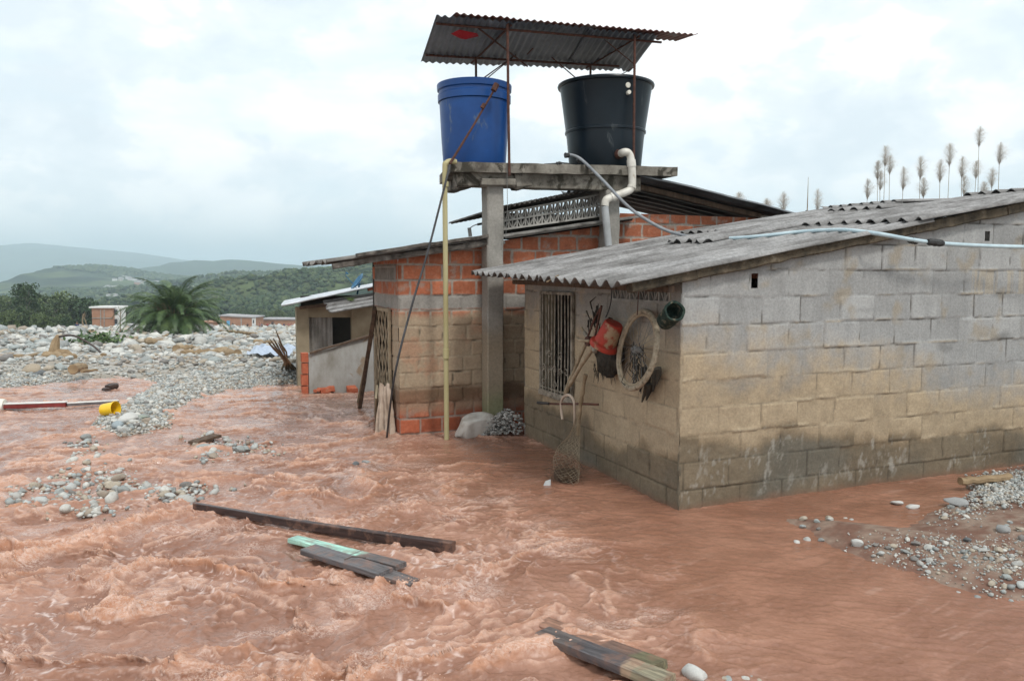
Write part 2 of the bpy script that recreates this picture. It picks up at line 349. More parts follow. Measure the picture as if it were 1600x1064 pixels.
# ------------------------------------------------------------ flood water
def seg(a, b, st): return np.arange(a, b, st)
wx = np.concatenate([seg(-15, -6.5, .035), seg(-6.5, -2.6, .015), seg(-2.6, 2.6, .0095), seg(2.6, 4.2, .015), seg(4.2, 9, .05)])
ys = [0.6]
while ys[-1] < 16.2:
    y = ys[-1]; ys.append(y + (.03 if y < 2.7 else max(.0085, .0085 * (y / 4.2) ** 1.25)))
wy = np.array(ys); WX, WY = np.meshgrid(wx, wy, indexing='ij')
amp = sst(1.5, -1.0, WX + .25 * (WY - 4.5)); near = sst(7.5, 4.3, WY)
side = amp * (0.50 + .50 * near); side = np.maximum(side, .06); side = np.where(WY > 7.2, np.maximum(side, .42 * sst(7.0, 8.2, WY)), side)
poolm = sst(-.25, .25, -(poly_sd(WX, WY, [xy(G(*q)) for q in [(1040, 800), (1230, 815), (1330, 860), (1500, 930), (1800, 1000)]] + [(9, 3.5), (9, 9), (1.2, 5.9)])))
side = side * (.12 + .88 * poolm)
# domain warped flow coordinates; crests lie roughly across the stream
a0 = -.22; fx = WX * math.cos(a0) - WY * math.sin(a0); fy = WX * math.sin(a0) + WY * math.cos(a0)
w1 = fbm(WX * .7, WY * .7, 3, 11); w2 = fbm(WX * .7 + 5, WY * .7, 3, 12); w3 = fbm(WX * 2.6, WY * 2.6, 3, 13)
fx = fx + w1 * .9 + w3 * .10; fy = fy + w2 * .75 + w3 * .16
swell = fbm(fx * .8, fy * 1.5, 3, 14)
r1 = 1 - np.abs(perlin(fx * 1.05, fy * 2.9, 15)) * 2.0
r2 = 1 - np.abs(perlin(fx * 2.6 + .3, fy * 6.2, 16)) * 2.0
mk = sst(-.15, .45, fbm(fx * .9 + 7, fy * 1.3, 3, 17)); mk2 = sst(-.1, .35, fbm(fx * 1.9, fy * 2.6 + 3, 3, 18))
c1 = np.clip(r1, 0, 1) ** 2.6; c2 = np.clip(r2, 0, 1) ** 2.2
q3x = fx + .05 * perlin(WX * 11, WY * 11, 19); q3y = fy + .05 * perlin(WX * 11 + 4, WY * 11, 20)
b3 = np.abs(perlin(q3x * 7.5, q3y * 11, 21)); b4 = np.abs(perlin(q3x * 17, q3y * 23, 22)); b5 = perlin(WX * 42 + 3 * w3, WY * 50, 23)
s3 = (1 - 2.0 * np.abs(perlin(q3x * 6.2 + 3, q3y * 9.5, 33)))
lump = np.maximum(mk * c1, mk2 * c2 * .8)
k1 = 1 - 2.1 * np.abs(perlin(q3x * 3.6 + 1, q3y * 8.0, 36)); k2 = 1 - 2.1 * np.abs(perlin(q3x * 9 + 2, q3y * 16, 37)); mk3 = sst(-.3, .3, fbm(fx * 2.2 + 2, fy * 3.1, 3, 38))
Hh = swell * .050 + c1 * (.3 + .7 * mk) * .082 + c2 * (.25 + .75 * mk2) * .040 + lump * (b3 * .046 + b4 * .026) + np.clip(s3, 0, 1) ** 2 * .014 * (.4 + mk2) + b4 * .009 + b5 * .004 * (.5 + lump) + lump * (np.abs(perlin(q3x * 34, q3y * 38, 42)) * .012 + np.abs(perlin(q3x * 60, q3y * 60, 43)) * .007) + np.clip(k1, 0, 1) ** 1.6 * .022 * (.35 + .9 * mk3) + np.clip(k2, 0, 1) ** 1.5 * .011 * (.4 + .8 * mk)
calm = fbm(fx * 1.2, fy * 3.5, 4, 25) * .011 + (1 - np.abs(perlin(WX * 5 + 2 * w3, WY * 12 + WX * 3, 47)) * 2) * .0035 + fbm((WX + .55 * WY) * 2.0 + w1, (WY - .55 * WX) * 9 + w2 * 2, 3, 26) * .004
Zw = zp(WY) + Hh * side * .86 + calm * (1 - side * .6) - .03 * side
sh = np.clip(lump, 0, 1) * side
Yw = WY - sh * .040 * (1 + b3); Xw = WX - sh * .03 + sh * .05 * perlin(WX * 6, WY * 6, 28)
foam = np.maximum(sst(.35, .95, lump + (b3 - .25) * .9), sst(.55, 1.0, k1 * mk3 + k2 * .25) * .8) * sst(.15, .5, side)
fil = sst(.055, .0, np.abs(perlin(q3x * 4.3 + w3 * 1.5, q3y * 6.3, 29))) * sst(-.1, .3, fbm(WX * 1.6, WY * 1.6, 3, 30)) * side
fil = np.maximum(fil, sst(.06, 0, np.abs(perlin(q3x * 11, q3y * 15, 34))) * lump * side * .9)
spk = sst(.42, .62, perlin(WX * 24, WY * 30, 31)) * sst(.0, .35, fbm(WX * 1.3 + 9, WY * 1.8, 3, 32)) * side
base = lerp3(lerp3(arr(.235, .112, .071), arr(.30, .15, .098), sst(-.3, .5, w3)), lerp3(arr(.235, .119, .080), arr(.345, .19, .133), sst(-.4, .5, swell + w3 * .5)), np.clip(side * 2, 0, 1))
cw = lerp3(base, arr(.42, .208, .122) + base * 0, np.clip(sst(.1, .7, c1 * mk + c2 * .5 * mk2) * side * 1.2, 0, 1))
cw = lerp3(cw, arr(.54, .325, .23) + base * 0, foam * .7)
cw = lerp3(cw, arr(.66, .53, .48) + base * 0, np.clip(fil * .85 + spk * .7, 0, .92))
LWp = [(C0[0] + U2[0] * s_ + W2[0] * l_, C0[1] + U2[1] * s_ + W2[1] * l_) for (s_, l_) in [(6, 0), (0, 0), (0, 2.9), (.3, 3.3), (-1.235, 3.33), (-1.235, 4.5), (6, 4.5)]]
dwall = np.abs(poly_sd(WX, WY, LWp)); rim = np.exp(-dwall / .05) * sst(-.3, .4, fbm(WX * 5, WY * 5, 3, 46)) * (.35 + side)
for (qx, qy) in [xy(W_(-.24, 3.18)) for W_ in (lambda s_, l_: Vector((C0[0] + U2[0] * s_ + W2[0] * l_, C0[1] + U2[1] * s_ + W2[1] * l_, 0)),)] + [(-.70, 8.25), (-1.28, 7.98), (-1.87, 9.4)]:
    rim = np.maximum(rim, np.exp(-np.abs(np.hypot(WX - qx, WY - qy) - .10) / .05) * .8)
froth = np.clip(rim + foam * .7 + sst(.05, .42, fbm(WX * 1.9 + 3, WY * 2.8, 5, 41)) * sst(.03, .5, side) * 1.1 + sst(.3, .8, lump) * .7 * side, 0, 1)
strk = sst(.22, .5, fbm((WX + .6 * WY) * 1.4 + w1 * 2, (WY - .35 * WX) * 16 + w2 * 5, 3, 27)) * (1 - side) * sst(.0, .4, fbm(WX * .8, WY * .8, 2, 35) + .1)
cw = lerp3(cw, arr(.42, .26, .20) + base * 0, strk * .5)
def wm(nt, a, k):
    x = N(nt, 'ShaderNodeMath', operation='MULTIPLY'); Lk(nt, a, x.inputs[0]); x.inputs[1].default_value = k; return x.outputs[0]
m, nt, b = mat_new('muddy_flood_water'); a = N(nt, 'ShaderNodeAttribute', attribute_name='own')
n1 = noise(nt, 26, 6, .62, 'Object', .8, (1, 1.3, 1)); n2 = noise(nt, 90, 5, .6, 'Object', .4)
rr = ramp(nt, n1, [(.3, (.88, .86, .85)), (.7, (1.14, 1.16, 1.18))])
def ridge(scale, dist, w0, sc):
    n_ = noise(nt, scale, 3, .6, 'Object', dist, sc); return ramp(nt, n_, [(.5 - w0, (0, 0, 0)), (.5, (1, 1, 1)), (.5 + w0, (0, 0, 0))])
th1 = ridge(8, 2.2, .028, (1, 1.8, 1)); th2 = ridge(22, 1.6, .04, (1, 1.6, 1)); sp_ = ramp(nt, noise(nt, 75, 3, .6, 'Object', .3), [(.60, (0, 0, 0)), (.70, (1, 1, 1))])
fm = mix(nt, .75, mix(nt, 1.0, th1, th2, 'LIGHTEN'), sp_, 'LIGHTEN'); fk_ = N(nt, 'ShaderNodeMath', operation='MULTIPLY'); Lk(nt, fm, fk_.inputs[0]); Lk(nt, a.outputs['Alpha'], fk_.inputs[1])
wcol = mix(nt, 1.0, a.outputs['Color'], rr, 'MULTIPLY'); wcol = mix(nt, wm(nt, fk_.outputs[0], .62), wcol, (.62, .49, .43))
Lk(nt, wcol, b.inputs['Base Color'])
b.inputs['Roughness'].default_value = .07; b.inputs['IOR'].default_value = 1.33; b.inputs['Specular IOR Level'].default_value = .5
bp = N(nt, 'ShaderNodeBump'); bp.inputs['Strength'].default_value = .42; bp.inputs['Distance'].default_value = .012; Lk(nt, n1, bp.inputs['Height'])
bp2 = N(nt, 'ShaderNodeBump'); bp2.inputs['Strength'].default_value = .35; bp2.inputs['Distance'].default_value = .003; Lk(nt, n2, bp2.inputs['Height'])
Lk(nt, bp.outputs[0], bp2.inputs['Normal']); Lk(nt, bp2.outputs[0], b.inputs['Normal']); M['water'] = m
tag(mesh_np('water', np.stack([Xw, Yw, Zw], -1).reshape(-1, 3), grid_faces(*WX.shape), M['water'], None, np.concatenate([cw, froth[..., None]], -1).reshape(-1, 4)), kind='structure')
# spray and drops torn off the crests
cand = np.argwhere((lump * side > .55) & (WY > 2.9) & (WY < 7.5)); 
def ico_np(sub=1):
    bm = bmesh.new(); bmesh.ops.create_icosphere(bm, subdivisions=sub, radius=1.0)
    V = np.array([v.co[:] for v in bm.verts]); F = np.array([[v.index for v in f.verts] for f in bm.faces]); bm.free(); return V, F
IV1, IF1 = ico_np(1); IV2, IF2 = ico_np(2); IV3, IF3 = ico_np(3)
pick = cand[rng.choice(len(cand), 2600)]
px_, py_, pz_ = Xw[pick[:, 0], pick[:, 1]], Yw[pick[:, 0], pick[:, 1]], Zw[pick[:, 0], pick[:, 1]]
rad = rng.uniform(.0012, .0042, len(pick)) ; off = rng.normal(0, .02, (len(pick), 3)); off[:, 2] = np.abs(off[:, 2]) * .9
V = (IV1[None] * rad[:, None, None] * rng.uniform(.6, 1.6, (len(pick), 1, 3))) + (np.stack([px_, py_, pz_], -1) + off)[:, None]
F = IF1[None] + (np.arange(len(pick)) * len(IV1))[:, None, None]
M['spray'] = mat_basic('muddy_spray', [(.3, (.46, .25, .16)), (.7, (.60, .42, .34))], 20, .35, 3, 0)
tag(mesh_np('water_spray', V.reshape(-1, 3), F.reshape(-1, 3), M['spray']), 'tiny brown droplets thrown up over the rough foreground water', 'spray', kind='stuff')

# ------------------------------------------------------------ stones
def stone_mat(name, island):
    m, nt, b = mat_new(name)
    r = N(nt, 'ShaderNodeNewGeometry').outputs['Random Per Island'] if island else N(nt, 'ShaderNodeObjectInfo').outputs['Random']
    c = ramp(nt, r, [(0.0, (.42, .42, .40)), (.16, (.32, .35, .345)), (.32, (.52, .52, .49)), (.42, (.26, .275, .27)), (.54, (.45, .47, .46)), (.66, (.40, .35, .28)), (.78, (.56, .555, .52)), (.86, (.31, .26, .21)), (.94, (.20, .19, .18))], 'CONSTANT')
    n = noise(nt, 9 if not island else 14, 6, .65)
    c = mix(nt, 1.0, c, ramp(nt, n, [(.3, (.72, .72, .71)), (.7, (1.15, 1.15, 1.14))]), 'MULTIPLY')
    mud = ramp(nt, noise(nt, 4, 5, .7, 'Object', .5), [(.55, (0, 0, 0)), (.68, (1, 1, 1))])
    c = mix(nt, wm(nt, mud, .7), c, (.36, .31, .25))
    Lk(nt, c, b.inputs['Base Color']); b.inputs['Roughness'].default_value = .82; bump(nt, b, noise(nt, 30, 6, .65), .4, .01); return m
def wm(nt, a, k):
    x = N(nt, 'ShaderNodeMath', operation='MULTIPLY'); Lk(nt, a, x.inputs[0]); x.inputs[1].default_value = k; return x.outputs[0]
M['stone'] = stone_mat('river_stone', False); M['stones'] = stone_mat('river_stones', True)
def rock_shape(IV, seed, ang=.5):
    r = np.random.default_rng(seed); V = IV * arr(1, r.uniform(.6, .95), r.uniform(.42, .75))
    for k in range(int(5 + ang * 5)):     # knock flats off it
        n = r.normal(size=3); n /= np.linalg.norm(n); d = r.uniform(.42, .72); e = V @ n - d; V = V - np.clip(e, 0, None)[:, None] * n * .85
    k = 1 + .10 * perlin(V[:, 0] * 2.3 + seed, V[:, 1] * 2.3 + V[:, 2] * 1.7, seed % 40)
    return V * k[:, None]
PROTO = []
for k in range(9):
    me = bpy.data.meshes.new('stone'); V = rock_shape(IV3, 50 + k, random.random()); me.from_pydata(V.tolist(), [], IF3.tolist())
    for p_ in me.polygons: p_.use_smooth = True
    me.materials.append(M['stone']); PROTO.append(me)
NST = [0]
STM = {'dark': ((.09, .10, .105), (.16, .17, .175)), 'blue': ((.24, .29, .31), (.34, .39, .41)), 'green': ((.25, .29, .25), (.36, .40, .35)), 'tan': ((.27, .22, .16), (.40, .34, .26)), 'grey': ((.25, .255, .25), (.37, .375, .37)), 'pale': ((.44, .44, .42), (.60, .60, .57))}
def stone(x, y, r, label, group, sink=.25, z=None, flat=1.0):
    me = PROTO[NST[0] % 9]
    if group is None:
        k = 'pale' if ('white' in label or 'pale' in label.split('beside')[0].split('right of')[0]) else 'dark' if 'dark' in label.split('beside')[0].split('right of')[0] else 'green' if 'greenish' in label else 'tan' if 'big tan' in label and 'beside' not in label else 'blue' if 'blue' in label else 'grey'
        if 'stone_' + k not in M: M['stone_' + k] = mat_basic('stone_' + k, [(.3, STM[k][0]), (.7, STM[k][1])], 14, .85, 7, .4, .01, 30)
        me = me.copy(); me.materials[0] = M['stone_' + k]
    o = bpy.data.objects.new('stone', me); NST[0] += 1; col.objects.link(o)
    zz = gh(x, y) if z is None else z
    o.location = (x, y, zz + r * (.5 - sink)); o.scale = (r * random.uniform(.85, 1.2), r * random.uniform(.8, 1.1), r * random.uniform(.75, 1.15) * flat)
    o.rotation_euler = (random.uniform(-.35, .35), random.uniform(-.35, .35), random.uniform(0, 6.28)); return tag(o, label, 'stone', group)
def stones_stuff(name, X, Y, Rr, label, Z=None, sub=1, sink=.2, cat='stones', mat=None, flat=1.0):
    IV, IF = (IV1, IF1) if sub == 1 else (IV2, IF2); n = len(X); Zg = ground_h(X, Y) if Z is None else Z
    sh_ = [rock_shape(IV, 200 + k, .6) for k in range(10)]; out_ = np.zeros((n, len(IV), 3))
    idx = rng.integers(0, 10, n); th = rng.uniform(0, 6.28, n); ti = rng.uniform(-.5, .5, n)
    for k in range(10):
        s_ = idx == k; V = np.broadcast_to(sh_[k], (s_.sum(), len(IV), 3)).copy() * rng.uniform(.8, 1.2, (s_.sum(), 1, 3)) * arr(1, 1, flat)
        c, s = np.cos(ti[s_])[:, None], np.sin(ti[s_])[:, None]; x, z = V[..., 0].copy(), V[..., 2].copy(); V[..., 0] = x * c - z * s; V[..., 2] = x * s + z * c
        c, s = np.cos(th[s_])[:, None], np.sin(th[s_])[:, None]; x, y = V[..., 0].copy(), V[..., 1].copy(); V[..., 0] = x * c - y * s; V[..., 1] = x * s + y * c
        out_[s_] = V
    out_ = out_ * Rr[:, None, None] + np.stack([X, Y, Zg + Rr * (.5 - sink)], -1)[:, None]
    F = IF[None] + (np.arange(n) * len(IV))[:, None, None]
    return tag(mesh_np(name, out_.reshape(-1, 3), F.reshape(-1, 3), mat or M['stones'], smooth=(sub == 2)), label, cat, kind='stuff')

# boulder plain: the biggest as stones of their own, the rest as one mass
bx, by, br = [], [], []
while len(bx) < 130:
    py = 505 + 92 * random.random() ** .8; px = random.uniform(-40, 470)
    p = Gs(px, py, .1)
    if p.y > 85: continue
    if poly_sd(np.array([p.x]), np.array([p.y]), LEFTBANK)[0] < .4: continue
    w_ = np.clip((p.y - 13) / 14, 0, 1); r = random.uniform(.4, 1.0) ** 1.5 * (.10 + .26 * w_) * (1 + max(0, p.y - 25) * .012) 
    if any((p.x - a) ** 2 + (p.y - b) ** 2 < ((r + c) * .8) ** 2 for a, b, c in zip(bx, by, br)): continue
    bx.append(p.x); by.append(p.y); br.append(r)
    zn = 0 if px < 110 else 1 if px < 215 else 2 if px < 330 else 3
    far_ = p.y > 30
    stone(p.x, p.y, r, ['rounded boulder of the plain %s the wood at far left', 'rounded boulder of the plain %s the tall brick house', 'rounded boulder of the plain %s the palm', 'rounded boulder of the plain %s the low far houses'][zn] % ('near' if far_ else 'well in front of'),
          'boulders of the flood plain ' + ['far left', 'before the tall brick house', 'around the palm', 'before the far houses'][zn] + (' far' if far_ else ' near'), .2)
n = 23000; yy = 12.3 + 60 * rng.random(n) ** 1.5; xx = yy * (rng.uniform(-.80, -.10, n)) - rng.uniform(0, 2, n)
k = poly_sd(xx, yy, LEFTBANK) > -.03; xx, yy = xx[k], yy[k]; wf = np.clip((yy - 13) / 14, 0, 1)
rr_ = (.020 + .095 * wf + .0022 * np.clip(yy - 25, 0, 99)) * rng.lognormal(0, .45, len(xx))
stones_stuff('stones', xx, yy, np.clip(rr_, .01, .5), 'pale grey flood stones piled over the plain beyond the river', sub=1, flat=.75)
n = 3200; yy = rng.uniform(70, 260, n); xx = yy * rng.uniform(-.9, -.1, n)
stones_stuff('stones', xx, yy, rng.uniform(.2, .8, n), 'far pale stones strewn round the ruined houses', sub=1)
# gravel of the near edge and the tongue running into the water
n = 46000; yy = 7.9 + 7.2 * rng.random(n); xx = yy * rng.uniform(-.78, -.22, n)
k = poly_sd(xx, yy, LEFTBANK) > -.10 + .12 * rng.random(len(xx)); xx, yy = xx[k], yy[k]
stones_stuff('gravel', xx, yy, rng.lognormal(-4.0, .42, len(xx)), 'pale fine gravel of the tongue that reaches into the brown water', sub=1, cat='gravel')
for k in range(60):       # bigger stones on the tongue
    t = random.random(); px = 160 + 250 * t + random.uniform(-30, 30); py = 668 - 62 * t + random.uniform(-16, 16); p = Gs(px, py)
    if poly_sd(np.array([p.x]), np.array([p.y]), LEFTBANK)[0] < .0: continue
    stone(p.x, p.y, random.uniform(.025, .06) * (1.3 if py > 655 else 1), 'small rounded stone resting on the gravel tongue', 'small stones on the gravel tongue', .3)
ppx = [(135, 690), (120, 700), (135, 715), (140, 730), (125, 742), (160, 738), (185, 745), (110, 750), (150, 755), (200, 758), (85, 772), (110, 778), (60, 758), (45, 762), (150, 770), (230, 765), (265, 772), (290, 768), (318, 764), (250, 778), (330, 690), (345, 698), (365, 703), (385, 700), (330, 712), (410, 702), (60, 790), (30, 785), (150, 800), (130, 795)]
for (a, b_) in ppx:
    for q in range(2 if random.random() < .55 else 3):
        p = Gs(a + random.gauss(0, 15), b_ + random.gauss(0, 6)); r = random.uniform(.02, .07)
        zn = 'of the shoal in mid water' if a > 300 and b_ < 720 else 'just below the tip of the gravel tongue' if b_ < 722 else 'at the right end of the shallow bar' if a > 210 else 'at the left edge of the shallow bar' if a < 100 else 'in the middle of the shallow bar'
        stone(p.x, p.y, r, 'wet stone ' + zn, 'wet stones ' + zn, .15, z=float(zp(p.y)) + .0, flat=.9)
n = 900; q = rng.integers(0, len(ppx), n); P = np.array([xy(Gs(ppx[i][0] + rng.normal() * 22, ppx[i][1] + rng.normal() * 7)) for i in q])
stones_stuff('pebbles', P[:, 0], P[:, 1], rng.lognormal(-3.9, .4, n), 'pebbles just breaking the shallow water at left', Z=zp(P[:, 1]) - .005, sub=1, cat='pebbles')
# right bank
special = [(1403, 788, .115, 'flat pale stone lying in the still brown pool by the block wall'), (1426, 793, .10, 'rounded pale stone touching the flat one in the still pool'),
           (1338, 858, .075, 'pale upright stone at the tip of the right bank gravel'), (1495, 793, .12, 'long grey slab of rock on the right bank'), (1511, 860, .055, 'dark blue grey stone alone on the wet mud of the right bank'),
           (1568, 848, .085, 'round grey stone near the right edge of the muddy bank'), (1086, 1056, .125, 'white pointed stone in the water at the bottom edge'), (1244, 847, .045, 'small pale stone alone in the water below the mud spit')]
for (a, b_, r, lab) in special:
    r *= .78 if 'slab' in lab else .60
    p = G(a, b_); stone(p.x, p.y, r, lab, None, .2, z=max(gh(p.x, p.y), -.01), flat=.6 if 'flat' in lab or 'slab' in lab else 1)
clus = [(1350, 860), (1370, 865), (1395, 868), (1440, 862), (1455, 868), (1470, 860), (1490, 868), (1430, 880), (1440, 886), (1500, 876), (1520, 872), (1540, 880), (1560, 890), (1580, 885), (1590, 900), (1570, 910), (1545, 895), (1500, 800), (1520, 806), (1535, 800), (1510, 815), (1480, 812), (1540, 760), (1560, 768), (1580, 775), (1590, 765), (1550, 780), (1255, 820), (1270, 822), (1294, 822), (1278, 838), (1326, 815), (1590, 850), (1600, 870), (1470, 898), (1620, 900), (1610, 780), (1540, 772), (1600, 925), (1560, 925), (1150, 1060), (1180, 1056), (1135, 1058)]
for (a, b_) in clus:
    for q in range(2):
        p = G(a + random.gauss(0, 9), b_ + random.gauss(0, 4)); r = random.uniform(.011, .034)
        zn = 'near the log under the block wall' if b_ < 785 and a > 1500 else 'around the long grey slab' if b_ < 818 and a > 1400 else 'by the tip of the mud spit' if a < 1335 and b_ < 850 and a > 1200 else 'at the bottom edge of the photo' if b_ > 1000 else 'along the water edge of the right bank' if a < 1500 else 'on the lower right of the mud bank'
        stone(p.x, p.y, r, 'small loose stone lying ' + zn, 'small stones ' + zn, .2, z=max(gh(p.x, p.y), -.01))
def px_cloud(spots, n, sx, sy): 
    o = []
    for _ in range(n):
        a, b_ = random.choice(spots); o.append(xy(G(a + random.gauss(0, sx), b_ + random.gauss(0, sy))))
    return np.array(o)
P = px_cloud([c for c in clus if c[0] > 1330], 2000, 30, 10); Zb = np.maximum(ground_h(P[:, 0], P[:, 1]), -.02)
k = Zb > -.015; stones_stuff('gravel', P[k, 0], P[k, 1], rng.lognormal(-5.0, .5, k.sum()), 'pale gravel and chips spread over the muddy right bank', Z=Zb[k], sub=1, cat='gravel')
P = px_cloud([(1565, 760), (1590, 770), (1600, 790), (1540, 770), (1560, 790), (1640, 780)], 2600, 26, 9); Zb = ground_h(P[:, 0], P[:, 1]); k = Zb > 0
stones_stuff('gravel', P[k, 0], P[k, 1], rng.lognormal(-4.6, .4, k.sum()), 'pale gravel heap by the log at the foot of the block wall', Z=Zb[k] + .01, sub=1, cat='gravel')

# ------------------------------------------------------------ hills
def hill(name, D, depth, crest, zfoot, mat, namp, colf, nx=420, nt_=60, back=.5):
    cx = [c[0] for c in crest]; cy = [c[1] for c in crest]
    pxs = np.linspace(-1500, 3600, nx); crz = EYE + (430 - np.interp(pxs, cx, cy)) / FPX * D
    Xc = (pxs - 800) / FPX * D; t = np.linspace(0, 1 + back, nt_); XX, T = np.meshgrid(Xc, t, indexing='ij'); Cz = np.broadcast_to(crz[:, None], XX.shape)
    YY = D - depth * (1 - T); prof = np.where(T <= 1, np.sin(np.clip(T, 0, 1) * np.pi / 2) ** 1.1, np.cos(np.clip((T - 1) / back, 0, 1) * np.pi / 2))
    k = 1.0 / (D * .11); rid = fbm(XX * k + 3, YY * k, 5, 40) * namp * np.sin(np.clip(T, 0, 1) * np.pi) * 1.6 + fbm(XX * k * 9, YY * k * 9, 3, 44) * namp * .10
    ZZ = zfoot + (Cz - zfoot) * prof + rid
    o = mesh_np(name, np.stack([XX, YY, ZZ], -1).reshape(-1, 3), grid_faces(*XX.shape), mat, None, colf(XX, YY, T, k).reshape(-1, 3)); tag(o, kind='structure')
    def hf(x, y):
        i = np.interp(x, Xc, np.arange(nx)); j = np.interp(y, YY[0], np.arange(nt_)); i0, j0 = int(min(i, nx - 2)), int(min(j, nt_ - 2)); a, b = i - i0, j - j0
        return (ZZ[i0, j0] * (1 - a) + ZZ[i0 + 1, j0] * a) * (1 - b) + (ZZ[i0, j0 + 1] * (1 - a) + ZZ[i0 + 1, j0 + 1] * a) * b
    hf.D, hf.depth = D, depth
    return hf
def on_hill(hf, px, py):
    for i in range(400):
        Y = hf.D - hf.depth + hf.depth * i / 399; p = PY(px, py, Y)
        if hf(p.x, Y) >= p.z: return Vector((p.x, Y, hf(p.x, Y)))
    return None
M['hill'] = mat_own('wooded_hillside', .95, .05, .3, .6, 1.0, .1)
def green(XX, YY, T, k):
    f = sst(-.15, .2, fbm(XX * k * 2.2, YY * k * 2.2, 4, 50)); g = sst(-.3, .3, fbm(XX * k * 14, YY * k * 14, 3, 52))
    c = lerp3(arr(.020, .042, .020), arr(.13, .17, .07), f * .95); return c * (.45 + .45 * g[..., None])
def forest(XX, YY, T, k):
    g = sst(-.3, .3, fbm(XX * k * 10, YY * k * 10, 3, 53)); return lerp3(arr(.018, .036, .020), arr(.05, .085, .035), g)
def mixed(XX, YY, T, k): return lerp3(green(XX, YY, T, k), forest(XX, YY, T, k), sst(.55, .75, T + .15 * fbm(XX * k * 3, YY * k * 3, 2, 60)))
hA = hill('near_hill', 600, 260, [(-400, 486), (100, 480), (200, 474), (240, 469), (300, 461), (360, 451), (430, 439), (480, 427), (530, 421), (583, 417), (700, 408), (900, 415), (1500, 424), (2600, 420)], -24, M['hill'], 9, lambda XX, YY, T, k: lerp3(green(XX, YY, T, k), arr(.36, .17, .09) + 0 * XX[..., None], sst(1.3, .7, np.hypot((XX + 167) / 11, (YY - 535) / 26) + .4 * fbm(XX * .2, YY * .1, 3, 71))))
hB = hill('town_hill', 1150, 380, [(-400, 470), (60, 462), (110, 456), (160, 452), (200, 456), (250, 452), (290, 446), (320, 440), (345, 436), (375, 430), (420, 431), (500, 424), (1000, 420), (2600, 425)], -36, M['hill'], 12, green)
hC = hill('middle_hill', 1800, 520, [(-400, 470), (60, 462), (90, 455), (105, 449), (122, 432), (141, 419), (155, 417), (168, 419), (185, 418), (210, 423), (255, 431), (300, 436), (345, 441), (420, 446), (700, 440), (2600, 440)], -42, M['hill'], 16, mixed)
hD = hill('far_hill', 3300, 900, [(-400, 450), (150, 450), (230, 436), (261, 428), (285, 417), (300, 413), (336, 409), (360, 411), (384, 409), (435, 412), (480, 416), (583, 414), (1000, 425), (2600, 430)], -50, M['hill'], 28, forest)
hE = hill('far_mountain', 6200, 1800, [(-600, 396), (-150, 380), (0, 384), (25, 385), (40, 381), (60, 381), (120, 387), (165, 391), (210, 395), (250, 401), (300, 408), (400, 425), (700, 440), (2600, 445)], -55, M['hill'], 70, forest)
# tree canopy on the hills: thousands of crowns that read as one wood
def canopy(name, hf, label, spots, n, r0, r1, mat):
    Vs = []; out_ = []
    while len(out_) < n:
        px = random.uniform(*spots[0]); t = random.uniform(*spots[1]); Y = hf.D - hf.depth * (1 - t); X = (px - 800) / FPX * Y
        if perlin(np.array([X * .018]), np.array([Y * .018]), 61)[0] + random.uniform(-.3, .3) < -.05: continue
        if hf is hA and math.hypot((X + 167) / 12, (Y - 535) / 30) < 1: continue
        out_.append((X, Y, hf(X, Y)))
    P = np.array(out_); Rr = rng.uniform(r0, r1, n); stones_stuff(name, P[:, 0], P[:, 1], Rr, label, Z=P[:, 2] + Rr * .2, sub=1, cat='woodland', mat=mat)
m, nt, b = mat_new('distant_crowns'); c = ramp(nt, N(nt, 'ShaderNodeNewGeometry').outputs['Random Per Island'], [(0, (.022, .045, .020)), (.35, (.04, .075, .028)), (.7, (.065, .10, .04)), (1, (.10, .13, .05))])
c = mix(nt, 1.0, c, ramp(nt, noise(nt, .8, 5, .7), [(.3, (.55, .55, .55)), (.7, (1.3, 1.3, 1.2))]), 'MULTIPLY')
Lk(nt, c, b.inputs['Base Color']); b.inputs['Roughness'].default_value = .95; bump(nt, b, noise(nt, 1.2, 5, .7), .9, 1.0); M['crowns'] = m
canopy('woodland', hA, 'green mixed woodland covering the nearest hillside', ((150, 900), (.0, 1.02)), 9000, 1.0, 2.9, M['crowns'])
canopy('woodland', hB, 'blue green woodland on the hill below the town', ((-60, 700), (.2, 1.02)), 4500, 2.4, 5, M['crowns'])
canopy('woodland', hC, 'hazy woodland along the crest of the middle hill', ((60, 420), (.7, 1.01)), 2200, 3.5, 7, M['crowns'])
# small far houses
M['farhouse'] = mat_new('far_house_walls')[0]; nt = M['farhouse'].node_tree; b = nt.nodes['Principled BSDF']
Lk(nt, ramp(nt, N(nt, 'ShaderNodeObjectInfo').outputs['Random'], [(0, (.62, .62, .60)), (.5, (.50, .46, .42)), (.75, (.70, .70, .70)), (.9, (.42, .25, .18))], 'CONSTANT'), b.inputs['Base Color']); b.inputs['Roughness'].default_value = .9
M['farroof'] = mat_basic('far_metal_roof', [(.3, (.22, .22, .23)), (.7, (.42, .40, .39))], .5, .6)
hm = MB(); hm.hexa([Vector(p) for p in [(-1, -.7, -.3), (1, -.7, -.3), (1, .7, -.3), (-1, .7, -.3), (-1, -.7, 1), (1, -.7, 1), (1, .7, 1), (-1, .7, 1)]])
hm.add([(-1.1, -.8, 1.0), (1.1, -.8, 1.0), (1.1, .8, 1.0), (-1.1, .8, 1.0), (-1.1, 0, 1.45), (1.1, 0, 1.45)], [(0, 1, 5, 4), (2, 3, 4, 5), (0, 4, 3), (1, 2, 5), (0, 3, 2, 1)])
h0 = hm.build('far_house', M['farhouse']); h0.data.materials.append(M['farroof'])
for f in list(h0.data.polygons)[6:]: f.material_index = 1
first = [True]
